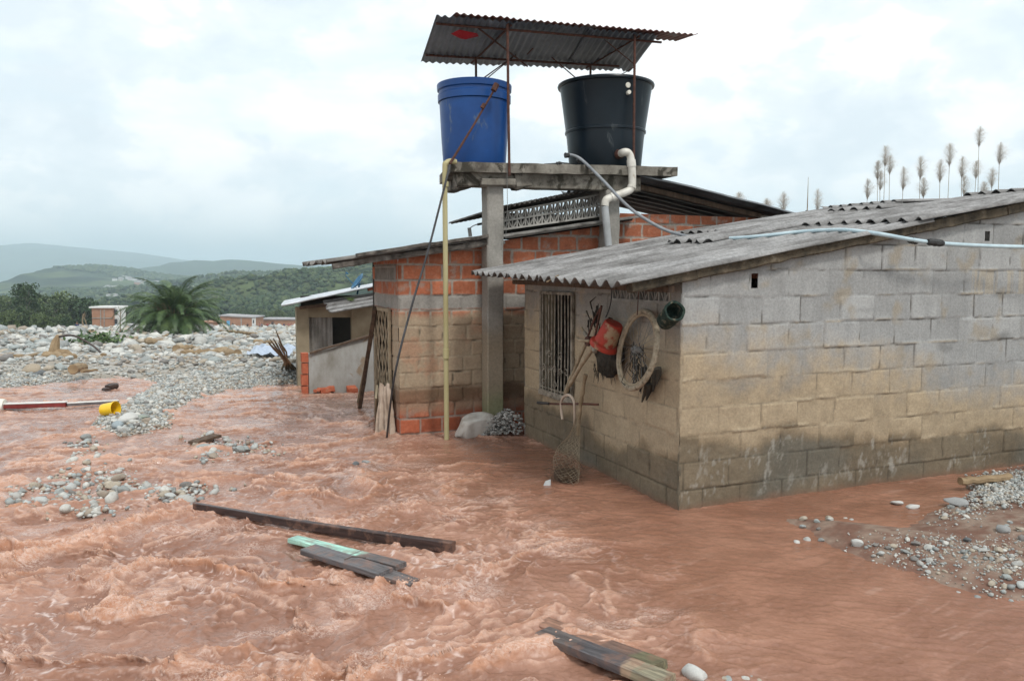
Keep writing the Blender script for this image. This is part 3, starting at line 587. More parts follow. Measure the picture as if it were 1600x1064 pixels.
def farhouse(hf, px, py, s, group, label):
    p = on_hill(hf, px, py)
    if p is None: return
    o = h0 if first[0] else h0.copy()
    if not first[0]: col.objects.link(o)
    first[0] = False; o.location = p; o.scale = (s, s, s * .8); o.rotation_euler = (0, 0, random.uniform(-.7, .7)); tag(o, label, 'house', group)
for (a, b_, n_, sx, sy) in [(190, 436, 7, 9, 1.5), (208, 437, 5, 6, 1.5), (222, 444, 5, 8, 2), (172, 452, 9, 7, 1.5), (240, 446, 5, 12, 2)]:
    for _ in range(n_): farhouse(hC, random.gauss(a, sx), random.gauss(b_, sy), random.uniform(2.6, 5.2), 'small pale houses on the hazy middle hill', 'tiny pale house on the hazy middle hill')
for (a, b_, n_, sx, sy) in [(390, 441, 12, 18, 2.0), (350, 446, 7, 12, 2), (420, 438, 8, 12, 2), (440, 445, 5, 12, 2), (185, 466, 6, 10, 2), (215, 470, 4, 10, 2), (300, 452, 4, 10, 2)]:
    for _ in range(n_): farhouse(hB, random.gauss(a, sx), random.gauss(b_, sy), random.uniform(2.2, 4.2), 'small houses of the hill town', 'tiny house of the town along the hill crest')
# haze: the moist air between here and the mountains
m, nt, b = mat_new('haze'); nt.nodes.remove(b); pv = N(nt, 'ShaderNodeVolumePrincipled'); pv.inputs['Color'].default_value = (.74, .89, .985, 1)
pv.inputs['Density'].default_value = .00028; pv.inputs['Anisotropy'].default_value = .1; Lk(nt, pv.outputs[0], nt.nodes['Material Output'].inputs['Volume'])
hzb = MB(); x, y0, y1, z0, z1 = 11000, -60, 12000, -66, 330
hzb.hexa([Vector(p) for p in [(-x, y0, z0), (x, y0, z0), (x, y1, z0), (-x, y1, z0), (-x, y0, z1), (x, y0, z1), (x, y1, z1), (-x, y1, z1)]])
tag(hzb.build('haze', m), 'pale blue haze hanging over the valley and mountains', 'haze', kind='stuff')
# ============================================================ BUILDINGS
def masonry(name, parent, O3, dA, nrm, L, z0, topf, bw, bh, zoff, colf, mat, holes=(), res=.012, relief=.010, jw=.010, seed=0, jit=.02, lip=.010, mud=None):
    """wall of coursed units as one relief mesh; a runs along dA from O3, z up; nrm outwards"""
    zmax = max(topf(0), topf(L), topf(L / 2)); na = int(L / res) + 1; nz = int((zmax - z0) / res) + 1
    a = np.linspace(0, L, na); z = np.linspace(z0, zmax, nz); A, Z = np.meshgrid(a, z, indexing='ij')
    wz = Z + .010 * fbm(A * 1.7 + seed, Z * 1.2, 3, seed + 1) + .003 * perlin(A * 14, Z * 14, seed + 2)
    r = np.floor((wz - zoff) / bh); v = (wz - zoff) / bh - r; ri = (r + 50).astype(int)
    tab = np.random.default_rng(seed + 5); ro = tab.uniform(-.12, .12, 120); rnd = tab.random((120, 400)); tilt = tab.normal(0, 1, (120, 400, 2))
    wa = A + .004 * perlin(A * 13, Z * 13, seed + 3); ca = wa / bw + (ri % 2) * .5 + ro[ri] + 20
    jt = tab.uniform(-jit, jit, (120, 400)); ci = np.floor(ca).astype(int); e0 = ci + jt[ri, ci] / bw; e1 = ci + 1 + jt[ri, ci + 1] / bw
    sh = ca < e0; ci = np.where(sh, ci - 1, ci); sh2 = ca > e1; ci = np.where(sh2, ci + 1, ci)
    e0 = ci + jt[ri, ci] / bw; e1 = ci + 1 + jt[ri, ci + 1] / bw
    dxm = np.minimum(ca - e0, e1 - ca) * bw; dzm = np.minimum(v, 1 - v) * bh
    g = jw * (1 + .7 * fbm(A * 5, Z * 5, 3, seed + 7)); j = np.maximum(sst(1.0, .45, dxm / g), sst(1.0, .45, dzm / g))
    rb = rnd[ri, ci]; tl = tilt[ri, ci]
    h = (rb - .5) * relief * .9 + (tl[..., 0] * (ca - ci - .5) + tl[..., 1] * (v - .5)) * relief * .35 + fbm(A * 24, Z * 24, 3, seed + 9) * relief * .12
    fill = .5 + .5 * fbm(A * 2.2, Z * 2.2, 3, seed + 11)          # how full the joints are
    jh = -relief * (1.1 - fill * .8) + np.abs(perlin(A * 16, Z * 16, seed + 12)) * relief * .5
    h = h * (1 - j) + jh * j
    lipm = np.exp(-((v * bh - g * .8) / (.009)) ** 2) * sst(-.05, .35, fbm(A * 3.2, Z * 5, 3, seed + 13)) * (.6 + .8 * np.abs(perlin(A * 22, Z * 22, seed + 14)))
    h = h + lipm * lip
    if mud is not None:
        mm = mud(A, Z); h = h * (1 - mm * .15) + mm * (.003 + fbm(A * 7, Z * 7, 4, seed + 15) * .006)
    cols = colf(A, Z, j, rb, lipm)
    top = np.array([topf(q) for q in a])[:, None]; Zc = np.minimum(Z, top)
    P = np.array(O3)[None, None] + A[..., None] * np.array(dA) + h[..., None] * np.array(nrm); P[..., 2] = Zc
    F = grid_faces(na, nz); ok = np.ones(len(F), bool); fa = A.reshape(-1)[F]; fz = Z.reshape(-1)[F]; ft = np.broadcast_to(top, A.shape).reshape(-1)[F]
    ok &= ~(fz >= ft).all(1)
    for (a0, a1, h0_, h1) in holes: ok &= ~((fa.min(1) >= a0) & (fa.max(1) <= a1) & (fz.min(1) >= h0_) & (fz.max(1) <= h1))
    F = F[ok]
    if np.cross(np.array(dA), [0, 0, 1]) @ np.array(nrm) < 0: F = F[:, ::-1]
    return mesh_np(name, P.reshape(-1, 3), F, mat, parent, cols.reshape(-1, 3))
U3n, W3n = np.array([.927, .375, 0.]), np.array([-.375, .927, 0.])
def wet_mud_cols(A, Z, j, rb, lip, ztan, zwet, seed, grey=(.33, .335, .33), efflo=1.0, shadey=0):
    n1 = fbm(A * 1.3, Z * 1.6, 4, seed); n2 = fbm(A * 5, Z * 5, 4, seed + 3); n3 = fbm(A * 16, Z * 16, 3, seed + 6); st = fbm(A * 14, Z * 1.6, 4, seed + 8)
    gcol = np.array(grey) * (1 + .20 * (rb[..., None] - .5)) * (1 + .22 * n1[..., None] + .14 * n2[..., None] + .14 * st[..., None])
    gcol = lerp3(gcol, arr(.31, .24, .14) + gcol * 0, sst(.15, .5, fbm(A * 3.6 + 9, Z * 3.6, 5, seed + 10)) * .45)
    gcol = lerp3(gcol, arr(.075, .075, .07) + gcol * 0, sst(.3, .62, fbm(A * 1.1 + 4, Z * 3.2, 4, seed + 12)) * .55)
    tan = arr(.37, .295, .20) * (1 + .20 * n2[..., None] + .14 * n3[..., None] + .10 * (rb[..., None] - .5) + .12 * n1[..., None])
    c = lerp3(gcol, tan, sst(.30, -.26, Z - ztan - .34 * n1 - .16 * n2 - .10 * (rb - .5) - .08 * n3))
    c = lerp3(c, arr(.06, .052, .042) + c * 0, np.clip(j * sst(-.15, .35, n2 + .6 * n1 + .08) * (.45 + .45 * sst(-.2, .5, Z - ztan)), 0, 1))  # joints darkened in the colour for the shadow lying in them
    c = lerp3(c, arr(.42, .35, .25) + c * 0, np.clip(lip, 0, 1) * .7)
    wet = arr(.13, .105, .072) * (1 + .5 * n1[..., None] + .25 * n3[..., None])
    wet = lerp3(wet, arr(.085, .090, .08) + wet * 0, sst(-.1, .3, fbm(A * .9, Z * 1.5, 3, seed + 20)) * .8)
    zz = Z - zwet - .15 * fbm(A * 1.9, Z * .9, 4, seed + 14) - .06 * n2 - .10 * (rb - .5); wm_ = sst(.05, -.05, zz)
    wet = lerp3(wet, wet * .45, j * .9); c = lerp3(c, wet, wm_ * (.86 + .1 * n2)); c = lerp3(c, arr(.22, .155, .09) + c * 0, np.exp(-(zz / .05) ** 2) * .35)
    ef = np.maximum(sst(.12, .34, fbm(A * 13 + .6 * n2, Z * 4, 5, seed + 16, .65)) * sst(-.15, .2, fbm(A * 1.6, Z * 1.4, 3, seed + 17)), sst(.10, .35, fbm(A * 30, Z * 14, 4, seed + 19)) * sst(.05, .3, fbm(A * 2.4, Z * 2.2, 3, seed + 21)) * .8) * efflo
    c = lerp3(c, arr(.40, .39, .35) + c * 0, ef * wm_ * sst(.0, .06, Z) * .5)
    c = lerp3(c, arr(.20, .115, .075) + c * 0, sst(.06, -.02, Z + .04 * n2) * .8)
    return c

# ------------------------------------------------------------ grey block house (nearest)
BH = thing('block_house', 'low grey concrete block house with mud stained walls, nearest at right', 'house', W(0, 0, 0))
LR, LLf = 6.6, 2.86
rz = lambda s: 1.705 + .172 * s - max(0, s - 5.0) * .12
def colR(A, Z, j, rb, lip):
    c = wet_mud_cols(A, Z, j, rb, lip, 1.20 - .15 * A, .56 - .07 * A, 100)
    d = sst(.02, .0, np.abs(Z - 1.49 - .0 * A)) * 0
    pale = ((A > 2.9) & (Z > 1.54) & (Z < 1.74)) * sst(.05, .3, fbm(A * 30, Z * 2, 3, 140) + .2)
    return lerp3(c, arr(.42, .37, .29) + c * 0, pale * .7)
masonry('right_wall', BH, W(0, 0, 0), U3n, -W3n, LR, -.22, rz, .37, .2, .14, colR, M['block'], holes=[(.60, .66, 1.60, 1.72), (3.02, 3.09, 1.98, 2.08)], seed=1, relief=.010, jw=.0075, lip=.017, mud=lambda A, Z: sst(.15, -.15, Z - (1.20 - .15 * A)))
WIN = (1.70, 2.40, .56, 1.53); VNT = (.16, 1.0, 1.50, 1.615)
def colL(A, Z, j, rb, lip):
    return wet_mud_cols(A, Z, j, rb, lip, 1.18 + .03 * A, .40 + .10 * np.cos((A - 2.2) * 2.4), 160, grey=(.27, .255, .23), efflo=.12)
masonry('left_wall', BH, W(0, 0, 0), W3n, -U3n, LLf, -.22, lambda a: 1.64, .37, .2, .14, colL, M['block'], holes=[(1.70, 2.40, .56, 1.53), VNT], seed=2, relief=.012, jw=.008, lip=.010, mud=lambda A, Z: sst(.1, -.2, Z - 1.2))
# corner mortar lumps, far walls, dark panels that paint the shade inside
mb = MB(); pts = [W(.006 + random.uniform(-.003, .003), .006 + random.uniform(-.003, .003), -.2 + i * .03) for i in range(60)]
mb.tube(pts, [random.uniform(.008, .017) for _ in pts], 9)
M['corner'] = mat_own('corner_mortar_lumps'); M['tan_mortar'] = mat_basic('tan_mortar', [(.3, (.22, .17, .11)), (.7, (.36, .29, .20))], 10, .95, 7, .6, .006, 50)
mb.build('corner_mortar', M['corner'], BH, smooth=True, colf=lambda co: lerp3(lerp3(np.broadcast_to(arr(.13, .11, .08), co.shape), arr(.36, .29, .20) + co * 0, sst(.4, .6, co[:, 2] + .1 * np.sin(co[:, 2] * 60))), arr(.28, .28, .27) + co * 0, sst(1.1, 1.4, co[:, 2])))
mb = MB(); mb.slbox(.14, LR, 2.72, 2.86, -.25, 1.66); mb.slbox(LR - .14, LR, .0, 2.86, -.25, rz(LR) - .04)
mb.slbox(.0, .14, LLf, LLf + .004, -.25, 1.6); mb.build('rear_wall', M['concrete'], BH)
mb = MB(); mb.slbox(.35, .37, 1.2, 2.7, -.1, 1.6); mb.slbox(.25, .27, .02, 1.15, 1.3, 1.64); mb.build('interior_shade_panel', M['dark'], BH)  # added dark panels: room shade painted behind window and vent
# reveals of the openings
mb = MB()
for (a0, a1, z0, z1) in (WIN, VNT):
    mb.slbox(.0, .13, a0 - .012, a0 + .002, z0, z1); mb.slbox(.0, .13, a1 - .002, a1 + .012, z0, z1); mb.slbox(.0, .13, a0, a1, z0 - .012, z0 + .002); mb.slbox(.0, .13, a0, a1, z1 - .002, z1 + .012)
mb.build('opening_reveals', M['tan_wall'], BH)
# window with grille
a0, a1, z0, z1 = WIN; fr = MB()
for (p, q) in (((a0, z0), (a1, z0)), ((a0, z1), (a1, z1)), ((a0, z0), (a0, z1)), ((a1, z0), (a1, z1))): fr.beam(W(-.022, p[0], p[1]), W(-.022, q[0], q[1]), .028, .028, up=-UV3, n=2)
fr.beam(W(-.02, a0 - .03, z0 - .02), W(-.02, a1 + .03, z0 - .02), .05, .03, up=-UV3, n=2); wn = fr.build('window', M['grille'], BH)
gb = MB()
for i in range(1, 10):
    l = a0 + (a1 - a0) * i / 10 + random.uniform(-.004, .004); gb.tube([W(-.03, l, z0), W(-.03 + random.uniform(-.006, .006), l + random.uniform(-.004, .004), (z0 + z1) / 2), W(-.03, l, z1)], .0075, 6)
gb.tube([W(-.03, a0, z0 + .04), W(-.03, a1, z0 + .04)], .006, 6)
for i in range(5):
    l = a0 + .10 + i * .125; zc = z0 + (.30 if i % 2 else .16)
    for sgn in (-1, 1):
        sp = [W(-.034, l + sgn * (.045 * (1 - t / 16)) * math.cos(t * .55), zc + .075 * sgn + .045 * (1 - t / 16) * math.sin(t * .55)) for t in range(15)]; gb.tube(sp, .005, 5)
gb.build('grille', M['grille'], wn, smooth=True)
# vent lattice under the eave
def lattice(name, parent, a0, a1, z0f, z1f, pl, along, ncell, mat, rows=1, dep=.05):
    """open triangle-pattern vent blocks; pl(a, z, d) gives the point"""
    mb = MB(); da = (a1 - a0) / ncell
    for r in range(rows + 1):
        za = z0f(a0) + (z1f(a0) - z0f(a0)) * r / rows; zb = z0f(a1) + (z1f(a1) - z0f(a1)) * r / rows; mb.beam(pl(a0, za, 0), pl(a1, zb, 0), .022, dep, up=along, n=1, ch=.001)
    for r in range(rows):
        for i in range(ncell + 1):
            a = a0 + da * i; zl = z0f(a) + (z1f(a) - z0f(a)) * r / rows; zh = z0f(a) + (z1f(a) - z0f(a)) * (r + 1) / rows
            mb.beam(pl(a, zl, .001), pl(a, zh, .001), .016, dep, up=along, n=1, ch=.001)
            if i < ncell:
                for (t0, t1) in ((.0, .5), (1., .5)):
                    mb.beam(pl(a + da * t0, zh, .002), pl(a + da * t1, zl, .002), .012, dep * .8, up=along, n=1, ch=.001)
                mb.beam(pl(a + da * .5, zl, .002), pl(a + da * .5, zh, .002), .010, dep * .7, up=along, n=1, ch=.001)
    return mb.build(name, mat, parent)
lattice('vent_blocks', BH, VNT[0], VNT[1], lambda a: VNT[2], lambda a: VNT[3], lambda a, z, d: W(.02 + d, a, z), UV3, 6, M['concrete'])

# ------------------------------------------------------------ corrugated sheets
def corr(name, parent, mat, A, B, Cc, D, period, amp, th=.006, ns=24, colf=None, edge=0.0, sag=0.0, seed=0, rag=None, phase=0.0, per=9):
    """A-B is one side along the flutes, waves run from A towards D; A,B,Cc,D corners"""
    A, B, Cc, D = [np.array(q) for q in (A, B, Cc, D)]; Lw = np.linalg.norm(D - A); nb = max(8, int(Lw / period * per)); t = np.linspace(0, 1, ns + 1); b = np.linspace(0, 1, nb + 1)
    T, Bb = np.meshgrid(t, b, indexing='ij'); r_ = np.random.default_rng(seed + 900)
    T2 = T.copy()
    if edge:
        e0 = np.interp(b, np.linspace(0, 1, 24), r_.uniform(-edge, edge, 24)); T2 = T + (1 - T) ** 4 * e0[None]; e1 = np.interp(b, np.linspace(0, 1, 24), r_.uniform(-edge, edge, 24)); T2 = T2 + T ** 4 * e1[None]
    if rag is not None: T2 = rag(T2, Bb)
    P = (A * (1 - T2[..., None]) + B * T2[..., None]) * (1 - Bb[..., None]) + (D * (1 - T2[..., None]) + Cc * T2[..., None]) * Bb[..., None]
    n = np.cross(B - A, D - A); n /= np.linalg.norm(n); n = n if n[2] > 0 else -n
    ph = Bb * Lw / period * 2 * np.pi + phase; w_ = np.sin(ph); h = amp * w_ + fbm(T * 5 + seed, Bb * 5, 3, seed + 2) * amp * .35 - sag * 4 * T * (1 - T)
    top = P + n * h[..., None]; bot = top - n * th; nv = (ns + 1) * (nb + 1); V = np.concatenate([top.reshape(-1, 3), bot.reshape(-1, 3)])
    F1 = grid_faces(ns + 1, nb + 1); F2 = F1[:, ::-1] + nv; idx = np.arange(nv).reshape(ns + 1, nb + 1); ed = []
    for line in (idx[0], idx[-1][::-1], idx[:, 0][::-1], idx[:, -1]):
        ed.append(np.stack([line[:-1], line[1:], line[1:] + nv, line[:-1] + nv], -1))
    F = np.concatenate([F1, F2] + ed); L2 = np.linalg.norm(B - A)
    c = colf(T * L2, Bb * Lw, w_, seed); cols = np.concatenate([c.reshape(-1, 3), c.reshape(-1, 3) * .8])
    o = mesh_np(name, V, F, mat, parent, cols)
    if hasattr(o.data, 'set_sharp_from_angle'): o.data.set_sharp_from_angle(angle=R(50))
    return o
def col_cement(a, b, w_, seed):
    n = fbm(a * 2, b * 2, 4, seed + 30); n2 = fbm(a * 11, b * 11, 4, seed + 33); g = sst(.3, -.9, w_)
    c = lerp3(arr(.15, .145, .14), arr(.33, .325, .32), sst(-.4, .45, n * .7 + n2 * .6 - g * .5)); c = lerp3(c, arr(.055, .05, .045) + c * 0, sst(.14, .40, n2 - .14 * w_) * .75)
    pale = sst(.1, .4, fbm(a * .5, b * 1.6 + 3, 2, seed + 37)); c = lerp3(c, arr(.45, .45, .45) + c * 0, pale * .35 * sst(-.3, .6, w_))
    return c
def bil(s, l):      # block house roof surface
    far = .08 * np.clip((l + .1) / 2.95, 0, 1); return 1.61 + .172 * (s + .57) + far - max(0, s - 5.0) * .12 - max(0, s - 3.2) * .03 * max(0, l) * .4
def rsheet(name, s0, s1, l0, l1, dz0=.03, dz1=.03, seed=0, rag=None, edge=.004, lift=0):
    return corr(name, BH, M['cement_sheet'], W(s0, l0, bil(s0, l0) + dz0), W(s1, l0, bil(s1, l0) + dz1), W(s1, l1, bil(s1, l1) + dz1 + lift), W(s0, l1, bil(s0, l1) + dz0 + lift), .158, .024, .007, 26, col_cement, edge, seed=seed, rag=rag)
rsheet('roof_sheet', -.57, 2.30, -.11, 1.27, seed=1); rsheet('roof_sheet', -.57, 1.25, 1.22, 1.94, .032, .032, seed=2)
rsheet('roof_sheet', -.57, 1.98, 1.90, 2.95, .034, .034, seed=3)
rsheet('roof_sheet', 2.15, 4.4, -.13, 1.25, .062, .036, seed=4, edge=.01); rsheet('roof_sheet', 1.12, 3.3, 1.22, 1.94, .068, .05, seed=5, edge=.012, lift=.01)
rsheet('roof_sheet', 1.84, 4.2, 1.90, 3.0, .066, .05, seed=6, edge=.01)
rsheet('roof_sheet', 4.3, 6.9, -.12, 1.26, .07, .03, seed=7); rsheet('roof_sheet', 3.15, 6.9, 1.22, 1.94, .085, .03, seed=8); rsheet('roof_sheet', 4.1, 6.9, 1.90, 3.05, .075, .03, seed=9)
# timber purlin / mortar bed under the verge, along the right wall and the eave
mb = MB()
for i in range(14):
    s0 = -.45 + i * .52; s1 = s0 + .525
    if s1 > 6.8: break
    mb.beam(W(s0, -.03, bil(s0, 0) - .012), W(s1, -.03, bil(s1, 0) - .012), .09, .085, n=5, jit=.006)
mb.build('verge_timber', mat_basic('mossy_verge', [(.35, (.035, .03, .022)), (.6, (.10, .08, .055)), (.75, (.22, .19, .14))], 9, .95, 7, .7, .012, 30), BH)
mb = MB(); mb.beam(W(-.10, -.02, 1.60), W(-.10, 2.9, 1.63), .05, .045, n=6, jit=.003); mb.build('eave_beam', M['wood_brown'], BH)
# old tarpaper rolls and tarp along the top of the far roof edge
mb = MB(); P = [PLn(x_, y_, 3.08) for (x_, y_) in [(1188, 344), (1215, 340), (1245, 338), (1270, 336), (1300, 334), (1320, 327), (1345, 325), (1400, 324), (1440, 322), (1470, 320), (1520, 314), (1560, 309), (1600, 303), (1680, 298)]]
sp = spline(P, 8); mb.tube(sp, [.035 + .012 * math.sin(i * .9) + random.uniform(-.004, .007) for i in range(len(sp))], 10)
sp2 = [p + Vector((.05, .08, .028 + .012 * math.sin(i * .37))) for i, p in enumerate(sp)]; mb.tube(sp2[20:], [.028 + random.uniform(-.004, .006) for _ in sp2[20:]], 9)
mb.build('ridge_roll', mat_basic('old_roofing_felt', [(.35, (.018, .017, .016)), (.6, (.06, .052, .045)), (.75, (.16, .14, .12))], 9, .85, 7, .8, .012, 34), BH, smooth=True)

# ------------------------------------------------------------ brick house behind
BK = thing('brick_house', 'orange hollow brick house behind the concrete tank stand, coated with mud to above the door', 'house', W(-1.235, 3.33, 0))
ORB = arr(.40, .135, .070)
def colB(off):
    def f(A, Z, j, rb, lip):
        n1 = fbm(A * 1.4 + off, Z * 1.6, 4, 210); n2 = fbm(A * 6 + off, Z * 6, 4, 213); n3 = fbm(A * 18, Z * 18, 3, 216); st = fbm(A * 26, Z * 3, 3, 218)
        br = ORB * (1 + .45 * (rb[..., None] - .5)) * (1 + .15 * n2[..., None] + .12 * st[..., None]); br = lerp3(br, arr(.50, .26, .17) + br * 0, sst(.0, .5, n3 + n2 * .5) * .35)
        br = lerp3(br, arr(.12, .06, .045) + br * 0, sst(.2, .5, fbm(A * 2.2, Z * 2.8, 3, 220)) * .45)
        mo = arr(.36, .325, .28) * (1 + .2 * n3[..., None] + .2 * n1[..., None]); c = lerp3(br, mo, np.clip(j * 1.15, 0, 1))
        sm = sst(.16, .40, fbm(A * 4.4 + 5, Z * 5.4, 5, 222, .62)); c = lerp3(c, mo * .9, sm * .6)
        bandm = (sst(1.335, 1.35, Z + .006 * n3) * sst(1.50, 1.485, Z + .006 * n3)) * (A < 2.3); c = lerp3(c, arr(.30, .285, .26) * (1 + .2 * n2[..., None]), bandm)
        tan = arr(.375, .30, .21) * (1 + .12 * n2[..., None] + .08 * n3[..., None]); tm = sst(.06, -.06, Z - 1.30 - .07 * n1 - .04 * n2) * sst(.18, .32, Z + .05 * n1)
        tan = lerp3(tan, arr(.40, .20, .12) + tan * 0, sst(.2, .5, n1 + .3 * n3) * .5)
        c = lerp3(c, tan, tm * .93); c = lerp3(c, arr(.10, .085, .06) + c * 0, j * tm * sst(.1, .5, fbm(A * 4, Z * 6, 3, 225)) * .8)
        wet = lerp3(arr(.19, .095, .055) + c * 0, arr(.14, .085, .05) + c * 0, sst(-.2, .3, n1)); c = lerp3(c, wet, sst(.05, -.05, Z - .50 - .10 * n1) * sst(.30, .38, Z + .05 * n2) * .85)
        bt = sst(.40, .33, Z); c = lerp3(c, c * arr(.85, .72, .70), bt)
        return c
    return f
btop = lambda a: 1.90 + .150 * a if a < 2.62 else 2.80 - .168 * (a - 2.9)
masonry('front_wall', BK, W(-1.235, 3.33, 0), U3n, -W3n, 5.2, -.3, btop, .235, .163, .018, colB(0), M['brick'], seed=11, res=.011, relief=.016, jw=.014, jit=.035, lip=.012, mud=lambda A, Z: sst(.1, -.1, Z - 1.3) * sst(.3, .4, Z))
DOOR = (.30, 1.02, .10, 1.32)
masonry('side_wall', BK, W(-1.235, 3.33, 0), W3n, -U3n, 1.20, -.3, lambda a: 1.87, .30, .163, .018, colB(7), M['brick'], holes=[DOOR, (.10, 1.05, 1.64, 1.79)], seed=12, res=.011, relief=.014, jw=.014, jit=.03, mud=lambda A, Z: sst(.1, -.1, Z - 1.3))
mb = MB(); mb.slbox(-1.22, 3.9, 4.53, 4.66, -.4, 1.85); mb.slbox(-1.0, -.98, 3.36, 4.5, -.2, 1.85); mb.slbox(3.85, 3.98, 3.40, 4.52, -.4, 1.9); mb.build('rear_wall', M['dark'], BK)  # includes an added dark panel painting the shade behind the door
lattice('vent_grid', BK, .10, 1.05, lambda a: 1.64, lambda a: 1.79, lambda a, z, d: W(-1.225 + d, 3.33 + a, z), UV3, 9, M['concrete'])
# door grille caked with mud
mb = MB(); a0, a1, z0, z1 = DOOR
for (p, q) in (((a0, z0), (a1, z0)), ((a0, z1), (a1, z1)), ((a0, z0), (a0, z1)), ((a1, z0), (a1, z1))): mb.beam(W(-1.262, 3.33 + p[0], p[1]), W(-1.262, 3.33 + q[0], q[1]), .04, .03, up=-UV3, n=3, jit=.002)
dg = mb.build('door', M['mud'], BK)
mb = MB(); k = .30
for i in range(-4, 5):
    for sg in (1, -1):
        pts = []
        for t in np.linspace(0, 1, 13):
            z = z0 + (z1 - z0) * t; a = a0 + (a1 - a0) * .5 + i * k * .5 + sg * (z - z0) * .6 - sg * .35
            if a0 <= a <= a1: pts.append(W(-1.262 + random.uniform(-.004, .004), 3.33 + a, z))
        if len(pts) > 1: mb.tube(pts, .0075, 5)
for i in range(1, 4): mb.tube([W(-1.262, 3.33 + a0 + (a1 - a0) * i / 4, z0), W(-1.262, 3.33 + a0 + (a1 - a0) * i / 4, z1)], .0065, 5)
mb.build('grille', M['mud'], dg, smooth=True)
# roof: main sheets, rotten edge boards, upper gable sheets
def zA(s): return 1.82 + .150 * (s + 1.94)
def col_dirty(a, b, w_, seed):
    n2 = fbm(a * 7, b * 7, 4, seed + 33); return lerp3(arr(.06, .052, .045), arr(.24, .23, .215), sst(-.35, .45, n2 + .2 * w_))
corr('roof_sheet', BK, M['cement_sheet'], W(-1.98, 3.10, zA(-1.98) + .02), W(1.5, 3.10, zA(1.5) + .02), W(1.5, 5.2, zA(1.5) + .02), W(-1.98, 5.2, zA(-1.98) + .02), .158, .022, .008, 30, col_dirty, .012, seed=21)
mb = MB(); mb.beam(W(-1.94, 3.14, zA(-1.94) - .035), W(-.3, 3.12, zA(-.3) - .02), .05, .055, n=14, jit=.007); mb.beam(W(-1.72, 3.06, zA(-1.72) + .045), W(-.33, 3.09, zA(-.33) + .05), .06, .035, n=12, jit=.006)
mb.build('edge_board', mat_basic('rotten_edge_board', [(.35, (.04, .035, .03)), (.6, (.14, .125, .11)), (.75, (.26, .25, .23))], 11, .95, 7, .8, .01, 40), BK)
mb = MB(); mb.beam(W(-.10, 3.20, 2.065 + .05), W(1.27, 3.20, 2.27 + .05), .10, .05, n=6, jit=.002); mb.build('roof_beam', M['concrete'], BK)
mb = MB(); mb.beam(W(-1.2, 3.24, 1.885), W(-.1, 3.24, 2.05), .14, .03, n=6, jit=.002); mb.build('wall_plate', M['concrete'], BK)
lattice('vent_grid', BK, -.1, 1.20, lambda a: 2.19 + .15 * (a + .1), lambda a: 2.37 + .20 * (a + .1), lambda a, z, d: W(a, 3.34 + d, z), -WV3, 13, M['concrete'], rows=2)
mb = MB(); mb.slbox(-.1, 1.3, 3.60, 3.62, 2.1, 2.4); mb.build('interior_shade_panel', M['dark'], BK)  # added dark panel painting the shade behind the vent grid
corr('roof_sheet', BK, M['cement_sheet'], W(-.16, 3.16, 2.42), W(-.16, 5.0, 2.36), W(1.62, 5.0, 2.74), W(1.62, 3.16, 2.80), .060, .014, .006, 14, col_dirty, .004, seed=24)
def col_zincdark(a, b, w_, seed):
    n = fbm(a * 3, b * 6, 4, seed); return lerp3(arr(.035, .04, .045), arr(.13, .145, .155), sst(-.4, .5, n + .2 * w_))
corr('roof_sheet', BK, M['zinc'], W(1.42, 3.01, 2.815), W(3.95, 3.01, 2.395), W(3.95, 5.0, 2.36), W(1.42, 5.0, 2.80), .24, .030, .004, 20, col_zincdark, .004, seed=25, sag=-.015, per=14)
mb = MB(); mb.beam(W(1.45, 3.28, 2.745), W(3.9, 3.28, 2.34), .05, .06, n=4, jit=.002); mb.build('rafter', M['wood_brown'], BK)

# ------------------------------------------------------------ concrete tank stand
def colcol(co):
    n_ = fbm(co[:, 0] * 9 + co[:, 1] * 4, co[:, 2] * 2.2, 4, 300); c = lerp3(np.broadcast_to(arr(.21, .20, .18), co.shape), arr(.33, .315, .285) + co * 0, sst(-.35, .35, n_))
    c = lerp3(c, arr(.30, .24, .165) + co * 0, sst(1.25, .9, co[:, 2] + .2 * n_) * .75); return lerp3(c, arr(.20, .21, .115) + co * 0, sst(.55, .25, co[:, 2] + .3 * n_) * .8)
M['column_own'] = mat_own('column_render', .9, 40, .3, .4, .004)
TS = thing('tank_stand', 'raised concrete slab on two square columns carrying the water tanks', 'tank stand', W(-.24, 3.18, 0))
mb = MB(); mb.beam(W(-.24, 3.18, -.35), W(-.24, 3.18, 2.68), .185, .185, up=-WV3, n=26, jit=.0035, ch=.012); mb.build('column', M['column_own'], TS, colf=colcol)
mb = MB(); mb.beam(W(1.17, 3.18, -.35), W(1.17, 3.18, 2.68), .175, .175, up=-WV3, n=26, jit=.0035, ch=.012); mb.build('column', M['column_own'], TS, colf=colcol)
mb = MB(); mb.beam(W(-.66, 3.17, 2.70), W(1.52, 3.17, 2.73), .16, .17, n=14, jit=.004, ch=.01); mb.beam(W(-.45, 3.30, 2.70), W(-.45, 4.05, 2.70), .14, .12, n=6, jit=.003, ch=.01); mb.beam(W(-.02, 3.17, 2.70), W(.16, 3.17, 2.735), .20, .20, n=3, jit=.01, ch=.03); mb.beam(W(-.42, 3.05, 2.665), W(-.04, 3.05, 2.672), .06, .07, n=3, jit=.004)
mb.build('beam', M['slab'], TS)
mb = MB()
def slabz(s): return 2.80 + .03 * (s + .76)
sg = np.linspace(-.76, 1.95, 24); F = []; V = []
for i, s in enumerate(sg):
    l0 = 3.0 + random.uniform(-.006, .008); l1 = 4.12; so = .22 * max(0, 1 - i / 6)
    e = random.uniform(-.004, .004)
    V += [W(s, l0, slabz(s) - .055 + e), W(s, l0 - .004, slabz(s) + .045 + e), W(s + so, l1, slabz(s) + .045), W(s + so, l1, slabz(s) - .055)]
